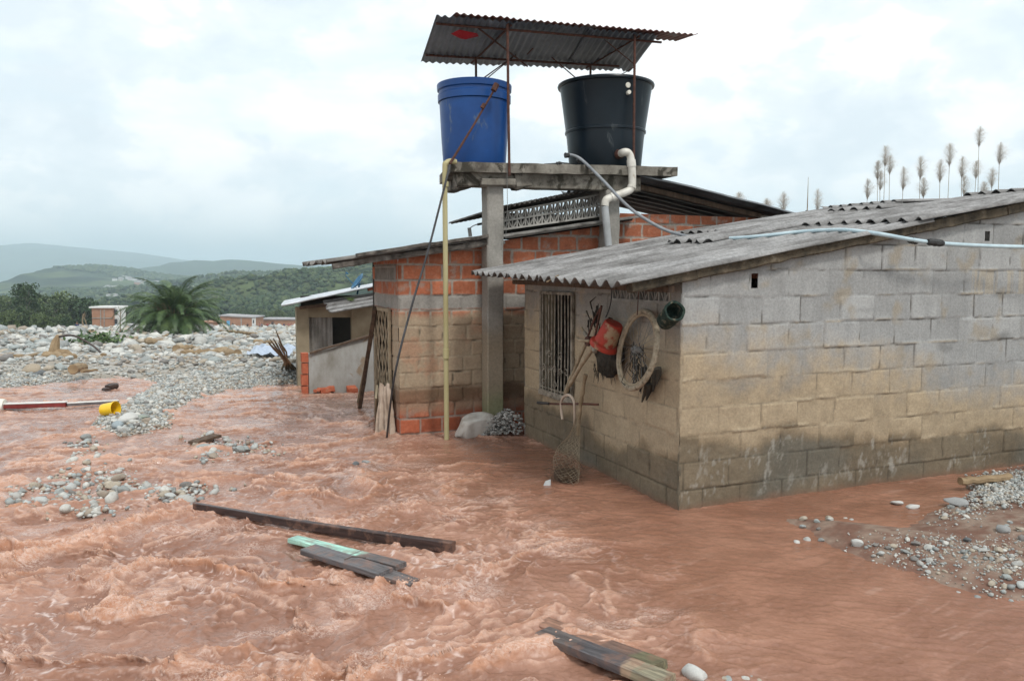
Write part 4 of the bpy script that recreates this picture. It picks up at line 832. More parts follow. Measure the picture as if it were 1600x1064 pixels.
for i in range(23):
    for j in range(4): F.append((i * 4 + j, i * 4 + (j + 1) % 4, i * 4 + 4 + (j + 1) % 4, i * 4 + 4 + j))
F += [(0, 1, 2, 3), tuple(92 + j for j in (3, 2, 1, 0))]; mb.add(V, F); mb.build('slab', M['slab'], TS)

#--t
def tank(name, label, s, l, zb, prof, mat, rimprof, seam=None):
    t = thing(name, label, 'water tank', W(s, l, zb)); mb = MB(); mb.lathe(W(s, l, zb), ZV, prof, 72, wob=.004); mb.add([W(s, l, zb) + Vector((prof[0][0] * math.cos(a), prof[0][0] * math.sin(a), 0)) for a in np.linspace(0, 6.283, 72)[:-1]], [tuple(range(71))])
    mb.build('body', mat, t, smooth=True); mb = MB(); mb.lathe(W(s, l, zb), ZV, rimprof, 72, wob=.004); mb.build('rim', mat, t, smooth=True); return t
zb = 2.875; TB = tank('water_tank', 'blue plastic water tank with a ribbed rim on the left of the slab', -.31, 3.55, zb,
     [(.335, 0), (.342, .02), (.362, .30), (.378, .60), (.382, .68), (.376, .685), (.372, .70), (.375, .84), (.36, .84), (.35, .6), (.31, .02), (.0, .02)], M['blue_tank'],
     [(.382, .685), (.398, .69), (.400, .76), (.388, .77), (.388, .80), (.405, .81), (.409, .865), (.402, .875), (.375, .875), (.37, .84)])
mb = MB(); mb.lathe(W(-.31, 3.55, zb), ZV, [(.37, .872), (.28, .90), (.02, .915), (0, .915)], 60); mb.build('lid', M['blue_tank'], TB, smooth=True)
zb2 = 2.92; TK = tank('water_tank', 'black tapered plastic water tank with a white outlet pipe on the right of the slab', 1.31, 3.55, zb2,
     [(.405, 0), (.415, .02), (.447, .36), (.455, .415), (.468, .42), (.470, .44), (.460, .45), (.530, .93), (.542, .955), (.51, .955), (.49, .9), (.39, .03), (0, .03)], M['black_tank'],
     [(.530, .935), (.556, .94), (.562, .955), (.556, .975), (.535, .98), (.51, .96)])
mb = MB(); p = PLn(982, 133, 3.02); mb.lathe(p, -WV3, [(0, .0), (.028, .0), (.032, -.008)], 20); q = PLn(982, 145, 3.02); mb.lathe(q, (.2, -1, 0), [(0, .03), (.022, .03), (.024, -.03)], 16); mb.build('fitting', M['white_plastic'], TK, smooth=True)
mb = MB(); mb.hexa([W(1.32 + a, 3.02 + b_ , 2.885 + c) for (a, b_, c) in [(0, 0, 0), (.26, 0, -.02), (.28, .06, .0), (0, .06, .02), (0, -.01, .012), (.26, -.01, -.008), (.28, .06, .012), (0, .06, .032)]])
tag(mb.build('paper_scrap', M['flat_white'], loc=W(1.45, 3.0, 2.88)), 'crumpled pale scrap wedged under the black tank', 'scrap')
# white outlet pipe of the black tank
def pipe(name, label, cat, pts, r, mat, fittings=(), n=12, group=None, sm=8, fmat=None):
    t = thing(name, label, cat, pts[-1], group); sp = spline(pts, sm); mb = MB(); mb.tube(sp, r, n); mb.build('pipe', mat, t, smooth=True)
    for (a, b_) in fittings: mb = MB(); mb.tube([a, b_], r * 1.22, n + 4); mb.build('coupling', fmat or mat, t, smooth=True)
    return t
L_ = 2.98
pts = [PLn(968, 241, 3.1), PLn(976, 238, L_), PLn(982, 240, L_), PLn(986, 250, L_), PLn(988, 285, L_), PLn(985, 296, L_), PLn(976, 301, L_), PLn(955, 309, L_ + .02), PLn(947, 313, L_ + .02), PLn(945, 322, L_ + .02), PLn(951, 386, L_ + .02)]
t = thing('outlet_pipe', 'fat white plastic pipe bending down from the black tank past the slab', 'pipe', pts[-1]); sp = spline(pts[:10], 6)
mb = MB(); mb.tube(sp, .043, 16); mb.build('elbow_run', M['pvc'], t, smooth=True); mb = MB(); mb.tube([pts[9], pts[10]], .041, 16); mb.build('lower_run', M['pvc_grey'], t, smooth=True)
for (a, b_) in ((sp[18], sp[20]), (sp[26], sp[28]), (sp[40], sp[42])):
    mb = MB(); mb.tube([a, b_], .050, 16); mb.build('collar', M['pvc'], t, smooth=True)
mb = MB(); mb.lathe(PLn(968, 241, 3.09), -WV3, [(.0, .03), (.05, .03), (.055, -.02)], 18); mb.build('flange', M['rust'], t, smooth=True)
pipe('overflow_pipe', 'tall yellowed plastic pipe standing against the brick house from slab to water', 'pipe', [PLn(712, 253, 2.97), PLn(703, 252, 2.95), PLn(697, 256, 2.93), PLn(695, 270, 2.93), PLn(696, 400, 2.95), PLn(697, 560, 2.97), PLn(698, 700, 2.99)], .026, M['pvc_yellow'], [(PLn(697, 545, 2.96), PLn(697, 560, 2.96)), (PLn(696, 284, 2.93), PLn(696, 292, 2.93))])
# ------------------------------------------------------------ roof over the tanks
TR = thing('tank_canopy', 'rusty corrugated metal canopy on thin posts above the two tanks', 'canopy', W(-.12, 3.05, 2.86))
NL, NR, FL, FR = W(-.93, 2.9, 4.23), W(1.60, 2.9, 4.32), W(-.70, 4.3, 4.15), W(2.08, 4.3, 4.30)
def col_z(a, b, w_, seed):
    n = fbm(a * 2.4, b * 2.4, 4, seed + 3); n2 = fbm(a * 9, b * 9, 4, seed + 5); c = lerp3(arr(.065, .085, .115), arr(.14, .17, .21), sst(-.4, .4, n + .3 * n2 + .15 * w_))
    return lerp3(c, arr(.16, .06, .04) + c * 0, sst(.40, .6, n2 + .3 * n) * .35)
def lerpV(a, b, t): return a.lerp(b, t)
for k, (t0, t1) in enumerate([(0, .34), (.325, .68), (.665, 1.0)]):
    A_, D_, B_, C_ = lerpV(NL, NR, t0), lerpV(NL, NR, t1), lerpV(FL, FR, t0), lerpV(FL, FR, t1); dz = Vector((0, 0, .012 * (k % 2)))
    rg = (lambda T, Bb: T + sst(.35, .75, Bb) * sst(.6, 1, T) * (-.04 + .035 * np.sin(Bb * 22))) if k == 2 else None
    corr('canopy_sheet', TR, M['zinc'], A_ + dz, B_ + dz, C_ + dz, D_ + dz, .076, .010, .002, 14, col_z, .008, seed=30 + k, rag=rg)
def col_red(a, b, w_, seed):
    n = fbm(a * 5, b * 5, 4, seed); return lerp3(arr(.26, .10, .075), arr(.42, .36, .34), sst(.05, .5, n))
corr('red_top_sheet', TR, M['zinc'], W(-.75, 2.86, 4.262), W(-.75, 3.25, 4.27), W(2.07, 3.22, 4.395), W(2.09, 2.86, 4.372), .076, .009, .002, 6, col_red, .05, seed=37)
tp = {'a': (PLn(796, 275, 2.96), PLn(793, 36, 2.96)), 'b': (PLn(990, 275, 2.96), PLn(992, 52, 2.96)), 'c': (W(-.12, 4.02, 2.86), W(-.12, 4.03, 4.19)), 'd': (W(1.36, 4.02, 2.88), W(1.36, 4.03, 4.26))}
for k, (a, b_) in tp.items():
    mb = MB(); mb.tube([a, a.lerp(b_, .5) + Vector((random.uniform(-.008, .008), 0, 0)), b_], .014, 8); mb.build('post', M['rust'], TR, smooth=True)
def rod(a, b_, r=.010, nm='brace'): mb = MB(); mb.tube([a, b_], r, 7); mb.build(nm, M['rust'], TR, smooth=True)
rod(W(-.88, 3.07, 4.205), W(1.75, 3.07, 4.305), .013, 'purlin'); rod(W(-.72, 4.02, 4.155), W(1.75, 4.02, 4.27), .014, 'purlin')
for s_ in (-.12, 1.39): rod(W(s_, 2.95, 4.24 if s_ < 0 else 4.30), W(s_, 4.2, 4.165 if s_ < 0 else 4.26), .011, 'rafter')
rod(PLn(748, 45, 3.1), PLn(824, 104, 3.9)); rod(PLn(824, 85, 3.8), PLn(865, 42, 3.1), .007); rod(PLn(862, 90, 3.9), PLn(904, 126, 3.7), .007); rod(PLn(925, 46, 3.2), PLn(990, 100, 3.2), .006)
rod(PLn(752, 125, 3.6), PLn(803, 88, 3.9), .007); rod(PLn(756, 127, 3.6), PLn(806, 86, 3.9), .006); rod(PLn(958, 124, 3.5), PLn(990, 106, 3.2), .005)
mb = MB(); mb.add([W(-.62 + a, 3.12 + b_, 4.19 + c) for (a, b_, c) in [(0, 0, 0), (.2, .02, -.01), (.26, .14, .0), (.08, .2, -.03), (-.06, .1, -.02), (.1, .1, -.06)]], [(0, 1, 5), (1, 2, 5), (2, 3, 5), (3, 4, 5), (4, 0, 5), (0, 4, 3, 2, 1)])
tag(mb.build('red_rag', mat_basic('red_cloth', [(.3, (.25, .01, .015)), (.7, (.42, .02, .03))], 6, .9), loc=W(-.6, 3.1, 4.2)), 'red rag stuffed under the left end of the canopy', 'rag')
# ============================================================ LEFT HOUSE
p0 = Gs(480, 615); HL = thing('small_house', 'small grey house with a pale metal porch roof, beyond the brick house', 'house', p0)
def Q(px, py, s_off=0, d=0):   # point on a wall plane parallel to the block house right wall, d metres behind p0
    l0 = (np.array([p0.x, p0.y]) - C0) @ W2; return PLn(px, py, l0 + d)
def quadwall(name, pts, th, mat, parent, nrm=WV3, z_in=0):
    mb = MB(); f = [Vector(p) for p in pts]; b_ = [p + nrm * th for p in f]; mb.hexa([f[0], f[1], b_[1], b_[0], f[3], f[2], b_[2], b_[3]]); return mb.build(name, mat, parent)
D1 = 1.6
zc0 = lambda q, z: Vector((q.x, q.y, z))
a = Q(463, 480, 0, D1); b_ = Q(482, 480, 0, D1)
quadwall('post', [zc0(a, -.5), zc0(b_, -.5), b_, a], .2, M['tan_wall'], HL)
a, b_ = Q(476, 478, 0, D1 + .05), Q(600, 462, 0, D1 + .05); c_, d_ = Q(476, 496, 0, D1 + .05), Q(600, 496, 0, D1 + .05)
quadwall('lintel_wall', [c_, d_, b_, a], .12, M['tan_wall'], HL)
quadwall('side_wall', [zc0(Q(549, 480, 0, D1), -.4), zc0(Q(640, 480, 0, D1), -.4), Q(640, 478, 0, D1), Q(549, 482, 0, D1)], .1, M['tan_wall'], HL)
A_ = Q(479, 497, 0, D1 + .12); D_ = Q(519, 495, 0, D1 + .12)
corr('metal_shutter', HL, M['zinc'], zc0(A_, -.5), A_, D_, zc0(D_, -.5), .075, .010, .003, 6, lambda a, b, w_, s: lerp3(arr(.16, .15, .13), arr(.27, .26, .24), sst(-.4, .4, fbm(a * 4, b * 8, 3, 5))), .0, seed=41)
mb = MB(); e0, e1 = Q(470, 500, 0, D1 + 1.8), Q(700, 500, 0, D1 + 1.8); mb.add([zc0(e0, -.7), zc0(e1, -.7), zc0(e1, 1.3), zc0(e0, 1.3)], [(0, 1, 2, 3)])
e2, e3 = Q(476, 500, 0, D1 + .2), Q(478, 500, 0, D1 + 1.8); mb.add([zc0(e2, -.7), zc0(e3, -.7), zc0(e3, 1.1), zc0(e2, 1.1)], [(0, 1, 2, 3)]); mb.build('inner_wall', M['dark'], HL)  # near-black sheets paint the shade inside the doorway
# porch roof of pale metal
LLo, LRo, URo, ULo = Q(440, 477, 0, D1 - .45), Q(600, 443, 0, D1 - .45), Q(600, 440, 0, D1 + 2.6), Q(444, 470.5, 0, D1 + 2.6)
corr('roof_sheet', HL, M['zinc'], LLo, LRo, URo, ULo, .16, .014, .012, 20, lambda a, b, w_, s: lerp3(arr(.42, .45, .48), arr(.62, .66, .70), sst(-.3, .4, fbm(a * 3, b * 3, 3, 8))), .01, seed=42)
A_, B_, C_, D_ = Q(516, 488, 0, D1 - .75), Q(606, 472, 0, D1 - .75), Q(606, 455, 0, D1 - .2), Q(505, 470, 0, D1 - .3)
corr('sagging_roof_sheet', HL, M['cement_sheet'], A_, B_, C_, D_, .15, .010, .02, 16, col_cement, .03, seed=43)
mb = MB(); mb.beam(Q(575, 452, 0, D1 - .2), Q(610, 447, 0, D1 - .2), .12, .06, n=3, jit=.003); mb.build('ridge_tiles', M['rubble'], HL)
mb = MB(); mb.beam(Q(468, 481, 0, D1 - .15), Q(600, 468, 0, D1 - .15), .06, .05, n=4, jit=.002); mb.build('rafter', M['wood_brown'], HL)
# low wall in front
LW = thing('low_wall', 'low broken wall of stained pale plaster with bare brick at its left end', 'wall', p0)
lt = [(482, 553), (500, 549), (520, 544), (545, 535), (570, 528), (600, 520)]
mb = MB(); V = []; F = []
for i, (x_, y_) in enumerate(lt):
    t_ = Q(x_, y_); V += [zc0(t_, -.4), t_, t_ + WV3 * .10, zc0(t_ + WV3 * .10, -.4)]
for i in range(len(lt) - 1):
    for j in range(4): F.append((i * 4 + j, i * 4 + (j + 1) % 4, i * 4 + 4 + (j + 1) % 4, i * 4 + 4 + j))
F += [(3, 2, 1, 0)]; mb.add(V, F); mb.build('plaster_panel', M['plaster'], LW)
mb = MB()
for i, (y0, y1) in enumerate([(566, 552), (584, 568), (602, 586), (622, 604), (640, 624)]):
    a, b_ = Q(471.5 + (i % 2), y0, 0, .0), Q(482, y0, 0, .0); z1_ = Q(472, y1).z; mb.hexa([a, b_, b_ + WV3 * .14, a + WV3 * .14, zc0(a, z1_), zc0(b_, z1_), zc0(b_ + WV3 * .14, z1_), zc0(a + WV3 * .14, z1_)])
mb.build('brick_end', M['rubble'], LW)
mb = MB(); mb.beam(Q(484, 552, 0, -.02), Q(584, 522, 0, -.02), .06, .03, n=6, jit=.005); tag(mb.build('pole', M['wood_brown'], loc=Q(484, 552)), 'brown pole laid along the top of the low plaster wall', 'pole')
# satellite dish
dp = Q(558, 460, 0, D1 + .2); SD = thing('satellite_dish', 'small blue satellite dish on the porch roof', 'dish', dp)
cD = Q(560, 441, 0, D1 + .2); ax = (Vector((-.55, -.25, .45))).normalized(); mb = MB()
mb.lathe(cD, ax, [(0, -.01), (.06, -.006), (.12, .012), (.165, .034), (.172, .034), (.165, .024), (.12, .0), (0, -.022)], 32); mb.build('reflector', M['dish'], SD, smooth=True)
mb = MB(); mb.tube([dp, cD - ax * .03], .016, 8); mb.build('mast', M['dish'], SD, smooth=True)
mb = MB(); f_ = cD + ax * .24 + Vector((-.03, 0, .03)); mb.tube([cD - ax * .01 - ZV * .15, f_ - ZV * .06, f_], .006, 6); mb.tube([f_, f_ + ax * -.05], .014, 8); mb.build('feed_arm', M['dish'], SD, smooth=True)
# tuft on the roof
mb = MB(); g0 = Q(548, 469, 0, D1 - .45)
for i in range(40): mb.tube([g0 + Vector((random.gauss(0, .03), random.gauss(0, .02), -.01)), g0 + Vector((random.gauss(0, .06), random.gauss(0, .03), random.uniform(.03, .07)))], [.003, .001], 3)
M['leafg'] = mat_basic('grass_green', [(.3, (.05, .09, .02)), (.7, (.14, .2, .06))], 6, .8)
tag(mb.build('grass_tuft', M['leafg'], loc=g0), 'small green tuft growing on the sagging grey roof sheet', 'grass')

# ============================================================ THINGS ROUND THE HOUSES
def single(mb, name, mat, label, cat, loc, smooth=False, group=None): return tag(mb.build(name, mat, loc=loc, smooth=smooth), label, cat, group)
# leaning posts and the long thin pole
mb = MB(); a, b_ = PLn(586, 482, 4.2), G(560, 651, -.12); mb.beam(b_, a, .075, .05, up=Vector((1, 0, 0)), n=12, jit=.003); single(mb, 'leaning_post', M['wood_brown'], 'dark wooden post leaning on the corner by the door', 'post', b_)
mb = MB(); a, b_ = PLn(584, 500, 4.4), G(556, 640, -.1) + Vector((-.05, .35, 0)); mb.beam(b_, a, .05, .03, up=Vector((1, 0, 0)), n=8, jit=.003); single(mb, 'leaning_post', M['tan_wall'], 'pale thin plank leaning behind the dark post', 'post', b_)
mb = MB(); mb.tube([PLn(775, 136, 3.05), PLn(740, 196, 3.0), PLn(703, 256, 2.9)], [.011, .011, .014], 8); mb.tube([PLn(776, 132, 3.04), PLn(771, 142, 3.03)], .03, 8); mb.tube([PLn(757, 163, 3.0), PLn(753, 169, 3.0)], .022, 8)
single(mb, 'iron_bar', M['rust'], 'thin rusty bar slanting across the front of the blue tank', 'bar', PLn(703, 256, 2.9), True)
mb = MB(); mb.tube(spline([PLn(703, 258, 2.9), PLn(690, 310, 2.85), PLn(668, 395, 2.8), PLn(640, 490, 2.75), PLn(616, 590, 2.7), G(603, 695, -.1)], 6), .011, 8); single(mb, 'hanging_cable', M['cable'], 'dark cable running from the slab corner down into the water by the door', 'cable', G(603, 690), True)
def on_roof(px, py, lift=.06):
    for i in range(400):
        l = 3.0 - i * .0085; p = PLn(px, py, l); s_ = (np.array([p.x, p.y]) - C0) @ U2
        if p.z >= bil(s_, l) + lift: return p
    return p
# sagging hose from the black tank and the pale pipe over the roof
h = [PLn(882, 242, 3.1), PLn(895, 243, 3.1), PLn(910, 251, 3.05), PLn(940, 280, 2.8), PLn(985, 326, 2.5), PLn(1030, 355, 2.3), PLn(1060, 366, 2.15), PLn(1085, 372, 2.05)]; h[-1] = on_roof(1085, 372)
t = thing('water_hose', 'long hose sagging from the black tank, then pale blue over the grey roof', 'hose', h[-1])
mb = MB(); mb.tube(spline(h, 8), .017, 10); mb.build('grey_section', M['hose_grey'], t, smooth=True)
h2 = [on_roof(1085, 372), on_roof(1120, 373), on_roof(1160, 371.5), on_roof(1200, 368), on_roof(1245, 363), on_roof(1290, 360), on_roof(1325, 360, .06), PLn(1375, 366, -.16), PLn(1420, 374, -.2), PLn(1465, 380, -.22), PLn(1530, 384, -.24), PLn(1600, 386, -.25), PLn(1700, 388, -.3)]
mb = MB(); s2 = spline(h2, 8); mb.tube(s2, .0165, 10); mb.build('blue_section', M['hose_blue'], t, smooth=True)
for (x0, x1, l_) in [((1421, 374.5), (1433, 377), -.15), ((1450, 378), (1473, 380.5), -.19)]:
    mb = MB(); a, b_ = PLn(*x0, l_ - .04), PLn(*x1, l_ - .03); mb.tube([a.lerp(b_, q / 6) for q in range(7)], [.022, .030, .025, .031, .026, .030, .022], 9); mb.build('tape_wrap', M['tape'], t, smooth=True)
mb = MB(); mb.tube([PLn(883, 243, 3.08), PLn(889, 243, 3.08)], [.03, .026], 9); mb.lathe(PLn(906, 250, 3.1), -WV3, [(0, .02), (.03, .02), (.03, -.03), (0, -.03)], 14); mb.build('valve', M['tape'], t, smooth=True)
mb = MB(); mb.tube(spline([PLn(850, 257, 3.02), PLn(868, 256, 3.0), PLn(876, 255, 3.0), PLn(890, 256, 3.05)], 4), [.008] * 5 + [.02, .013, .02, .014] + [.008] * 4, 8); single(mb, 'tap', M['tape'], 'small black tap lying at the foot of the black tank', 'tap', PLn(870, 256, 3.0), True)
mb = MB(); mb.tube([PLn(792, 258, 2.97), PLn(793, 330, 2.98), PLn(790, 372, 3.0)], .003, 5); single(mb, 'wire', M['steel_grey'], 'thin wire hanging from the slab beside the left column', 'wire', PLn(790, 372, 3))
t = thing('antenna', 'thin bent antenna rod with dark tip left of the concrete column', 'antenna', PLn(735, 368, 3.4))
mb = MB(); mb.tube(spline([PLn(735, 368, 3.4), PLn(734, 358, 3.4), PLn(742, 352, 3.4), PLn(756, 349, 3.4)], 5), .006, 6); mb.build('rod', M['steel_grey'], t, smooth=True); mb = MB(); mb.tube([PLn(733, 356, 3.4), PLn(735, 370, 3.4)], .02, 8); mb.build('bracket', M['steel_grey'], t)
mb = MB(); mb.tube([PLn(746, 351, 3.4), PLn(757, 349, 3.4)], .013, 8); mb.build('tip', M['tape'], t)
# rubble, broken bricks, cloth, slabs
IV4, IF4 = ico_np(5)
def chunk(name, V0, mat, label, cat, c, sc, seed, rotz=0):
    V = rock_shape(IV4, seed, 1.6) * arr(*sc); k = 1 + .10 * fbm(V[:, 0] * 9 + seed, V[:, 1] * 9 + V[:, 2] * 7, 3, seed); V = V * k[:, None]; cs, sn = math.cos(rotz), math.sin(rotz)
    V = np.stack([V[:, 0] * cs - V[:, 1] * sn, V[:, 0] * sn + V[:, 1] * cs, V[:, 2]], -1) + np.array(c); o = mesh_np(name, V, IF4, mat, loc=Vector(c)); return tag(o, label, cat)
c_ = G(748, 684) + WV3 * .12; c_.z = .07
chunk('concrete_lump', None, mat_basic('pale_concrete_lump', [(.3, (.38, .33, .28)), (.55, (.56, .54, .50)), (.75, (.62, .61, .58))], 5, .95, 7, .6, .012, 30), 'pale lump of concrete against the foot of the brick house', 'concrete', (c_.x, c_.y, .10), (.27, .20, .26), 71, .3)
M['crumbs'] = mat_basic('concrete_crumbs', [(.3, (.24, .23, .21)), (.7, (.44, .43, .41))], 20, .95, 5, .4, .004)
n = 900; P = np.array([xy(G(random.gauss(785, 18), 684) + WV3 * random.uniform(.05, .32)) for _ in range(n)]); hh = .22 * np.exp(-((P[:, 0] + .05) / .28) ** 2) * rng.uniform(.1, 1.15, n)
stones_stuff('gravel', P[:, 0], P[:, 1], rng.lognormal(-4.0, .3, n), 'grey concrete crumbs heaped between the pale lump and the block wall', Z=hh, sub=1, cat='gravel', mat=M['crumbs'])
for k, (x_, y_, r_, lab) in enumerate([(510, 611, .5, 'broken orange brick at the water edge, left in the row'), (530, 606, .2, 'broken orange brick standing on its corner before the low wall'), (558, 604, 1.1, 'large half brick leaning beside the dark post'), (574, 600, .6, 'broken brick pressed against the door side'), (549, 610, 2, 'pale broken slab piece lying among the bricks'), (496, 612, 1, 'small broken brick at the end of the low wall')]):
    c_ = Gs(x_, y_, .03); s_ = .5 if 'small' in lab else 1; mb = MB(); d_ = Vector((math.cos(r_), math.sin(r_), random.uniform(-.25, .4))).normalized() * .11 * s_
    mb.beam(c_ - d_ + ZV * .02, c_ + d_ + ZV * .03, .15 * s_, .09 * s_, n=4, jit=.010, ch=.012); single(mb, 'broken_brick', M['rubble'] if 'brick' in lab else M['plaster'], lab, 'brick', c_)
tu, tv = np.meshgrid(np.linspace(0, 1, 40), np.linspace(0, 1, 40), indexing='ij'); cc = PSn(606, 600, -1.30); wd = .10 + .10 * tv ** .7
A_ = (tu - .5) * wd * 1.5; D_ = .022 * np.sin(tu * 21 + tv * 2.5) * (.4 + tv) + .03 * fbm(tu * 3, tv * 4, 3, 91); Zc_ = -tv * .62 + .02 * np.sin(tu * 9)
P = np.array(cc)[None, None] + A_[..., None] * (W3n * .8 - U3n * .5) + (D_ - .05)[..., None] * (U3n * .8 + W3n * .4) ; P[..., 2] += Zc_
tag(mesh_np('hanging_cloth', P.reshape(-1, 3), grid_faces(40, 40), M['cloth'], loc=cc), 'muddy white cloth hanging in folds at the bottom of the door', 'cloth')
mb = MB(); a = PSn(588, 612, -1.4); mb.beam(G(594, 672, -.1) + WV3 * .2, a, .16, .02, up=Vector((1, 0, 0)), n=5, jit=.004); single(mb, 'board', M['tan_wall'], 'muddy board leaning by the door beside the cloth', 'board', a)
# ------------------------------------------------------------ things hung on the left wall
# wheel
wc = W(-.13, .385, 1.14); WH = thing('bicycle_wheel', 'bicycle wheel with a tyre caked in mud hanging on the block wall', 'wheel', wc); naxis = (UV3 * 1.0 - WV3 * .08 - ZV * .20).normalized()
e1 = naxis.cross(ZV).normalized(); e2 = e1.cross(naxis); ring = lambda r, n=64, d=0: [wc + naxis * d + (e1 * math.cos(2 * math.pi * i / n) + e2 * math.sin(2 * math.pi * i / n)) * r for i in range(n)]
def torus(mb, r, rt, n=72, m=10, jit=0):
    V = []; F = []
    for i in range(n):
        t = 2 * math.pi * i / n; rad_ = e1 * math.cos(t) + e2 * math.sin(t)
        for j in range(m):
            q = 2 * math.pi * j / m; k = rt * (1 + random.uniform(-jit, jit)); V.append(wc + rad_ * (r + k * math.cos(q)) + naxis * (k * math.sin(q)))
    for i in range(n):
        for j in range(m): F.append((i * m + j, i * m + (j + 1) % m, ((i + 1) % n) * m + (j + 1) % m, ((i + 1) % n) * m + j))
    mb.add(V, F)
mb = MB(); torus(mb, .295, .020, 96, 12, .10); mb.build('tyre', M['tyre_mud'], WH, smooth=True); mb = MB(); torus(mb, .268, .011, 72, 8); mb.build('rim', M['mud'], WH, smooth=True)
mb = MB(); mb.tube([wc - naxis * .05, wc - naxis * .03, wc - naxis * .028, wc + naxis * .028, wc + naxis * .03, wc + naxis * .05], [.012, .012, .026, .026, .012, .012], 12); hub = mb.build('hub', M['steel_grey'], WH, smooth=True)
mb = MB()
for i in range(28):
    t = 2 * math.pi * i / 28; q = t + (.35 if i % 2 else -.35); sd_ = .026 if i % 4 < 2 else -.026
    mb.tube([wc + naxis * sd_ + (e1 * math.cos(q) + e2 * math.sin(q)) * .024, wc + (e1 * math.cos(t) + e2 * math.sin(t)) * .262], .0017, 4)
mb.build('spokes', M['steel_grey'], WH); mb = MB()
for i in range(26):
    q0 = wc + (e1 * random.uniform(-.10, .05) + e2 * random.uniform(-.12, .06)) + naxis * random.uniform(-.01, .03); pts = [q0]
    for k in range(4): pts.append(pts[-1] + Vector((random.gauss(0, .02), random.gauss(0, .03), -random.uniform(.02, .07))))
    mb.tube(pts, random.uniform(.002, .005), 4)
single(mb, 'caught_debris', M['black_cloth'], 'dark weeds and rags tangled in the spokes of the hanging wheel', 'debris', wc)
mb = MB()
for (a, b_) in [((1012, 590), (1003, 628)), ((1006, 575), (1000, 612)), ((1022, 580), (1020, 612)), ((1014, 600), (1010, 625)), ((1028, 575), (1026, 600))]:
    p_, q_ = PSn(*a, -.06), PSn(*b_, -.05); mb.tube([p_, p_.lerp(q_, .4) + Vector((.01, 0, 0)), q_], [.028, .022, .006], 7)
single(mb, 'rag', M['black_cloth'], 'dark torn rag dangling below the hanging wheel', 'rag', PSn(1012, 600, -.05), True)
mb = MB(); mb.tube([W(-.1, .42, 1.60), W(-.12, .40, 1.5), W(-.13, .39, 1.40)], .004, 5); single(mb, 'hook_wire', M['rust'], 'wire from which the wheel hangs', 'wire', W(-.1, .4, 1.6))
# green woven cylinder
gc = PSn(1043, 498, -.14); gd = (PSn(1062, 478, -.17) - gc).normalized(); GB = MB(); GB.lathe(gc - gd * .06, gd, [(0, .0), (.05, .0), (.066, .02), (.070, .07), (.072, .15), (.073, .18), (.078, .19), (.074, .197), (.060, .192), (.058, .08), (.0, .05)], 36, wob=.05)
single(GB, 'green_basket', M['green_net'], 'dirty green woven basket tipped on its side at the corner under the eave', 'basket', gc, True)
# black bag and red bucket
cc = PSn(952, 545, -.07); V = IV3.copy(); V = V * arr(.085, .17, .24) * (1 + .22 * perlin(V[:, 1] * 3, V[:, 2] * 3, 80) + .1 * perlin(V[:, 1] * 9, V[:, 2] * 9, 81))[:, None]; V[:, 1] *= 1 - .35 * V[:, 2] * 3
wv = np.outer(V[:, 0], U3n) + np.outer(V[:, 1], W3n); wv[:, 2] += V[:, 2]; BG = thing('black_bag', 'black tattered mesh bag hanging behind the red bucket', 'bag', cc); mesh_np('bag_body', wv + np.array(cc), IF3, M['black_cloth'], BG)
mb = MB()
for i in range(70):
    q = cc + WV3 * random.uniform(-.13, .13) - UV3 * random.uniform(.02, .09) - ZV * random.uniform(.05, .2); mb.tube([q, q - ZV * random.uniform(.04, .10) + WV3 * random.gauss(0, .02)], [.004, .0015], 4)
mb.build('frayed_edge', M['black_cloth'], BG)
r0, r1 = PSn(943, 541, -.20), PSn(959, 506, -.16); ax = (r1 - r0).normalized(); mb = MB()
mb.lathe(r0, ax, [(.100, -.01), (.118, -.008), (.122, .01), (.116, .028), (.100, .034), (.092, .04), (.078, .205), (.070, .215), (0, .217)], 44, wob=.015); mb.lathe(r0, ax, [(.100, -.01), (.092, .02), (.074, .19), (0, .19)], 44)
single(mb, 'red_bucket', M['red_mud'], 'red plastic bucket smeared with mud hung upside down on the wall', 'bucket', r0, True)
mb = MB(); mb.tube(spline([W(-.12, .80, 1.60), W(-.12, .81, 1.5), W(-.13, .83, 1.42), W(-.14, .86, 1.36)], 5), .005, 5); single(mb, 'hook_wire', M['tape'], 'black cord from which the bag and bucket hang', 'cord', W(-.1, .8, 1.6))
# bicycle frame, fork down
BF = thing('stripped_bicycle', 'mud covered bicycle frame hanging fork down by the window grille', 'bicycle frame', PSn(886, 617, -.16)); S_ = -.16
def tb(name, pts, r, mat='mud'): mb = MB(); mb.tube([PSn(a, b_, s_) for (a, b_, s_) in pts], r, 10); return mb.build(name, M[mat], BF, smooth=True)
tb('head_tube', [(884, 614, S_), (893, 588, S_)], .021); tb('down_tube', [(890, 602, S_), (907, 572, S_ - .02), (926, 545, S_ - .03)], .019); tb('top_tube', [(886, 608, S_), (905, 560, S_), (919, 530, S_)], .015)
tb('seat_tube', [(930, 550, S_ - .03), (921, 530, S_), (913, 520, S_)], .018, 'grille'); tb('stay', [(926, 545, S_), (934, 505, S_), (940, 478, S_)], .010, 'rust'); tb('stay', [(918, 528, S_ - .03), (928, 500, S_), (938, 482, S_)], .009, 'rust')
tb('stay', [(924, 540, S_ + .02), (941, 535, S_ + .02), (955, 528, S_ + .02)], .008, 'rust'); mb = MB(); q = PSn(920, 533, S_ - .03); mb.lathe(q, UV3, [(0, -.02), (.04, -.02), (.043, 0), (.04, .02), (0, .02)], 18); mb.build('crank', M['rust'], BF, smooth=True)
tb('pedal_arm', [(921, 533, S_ - .05), (905, 532, S_ - .06), (900, 528, S_ - .06)], .012, 'mud'); tb('seat_post', [(913, 520, S_), (908, 512, S_ - .01)], .013)
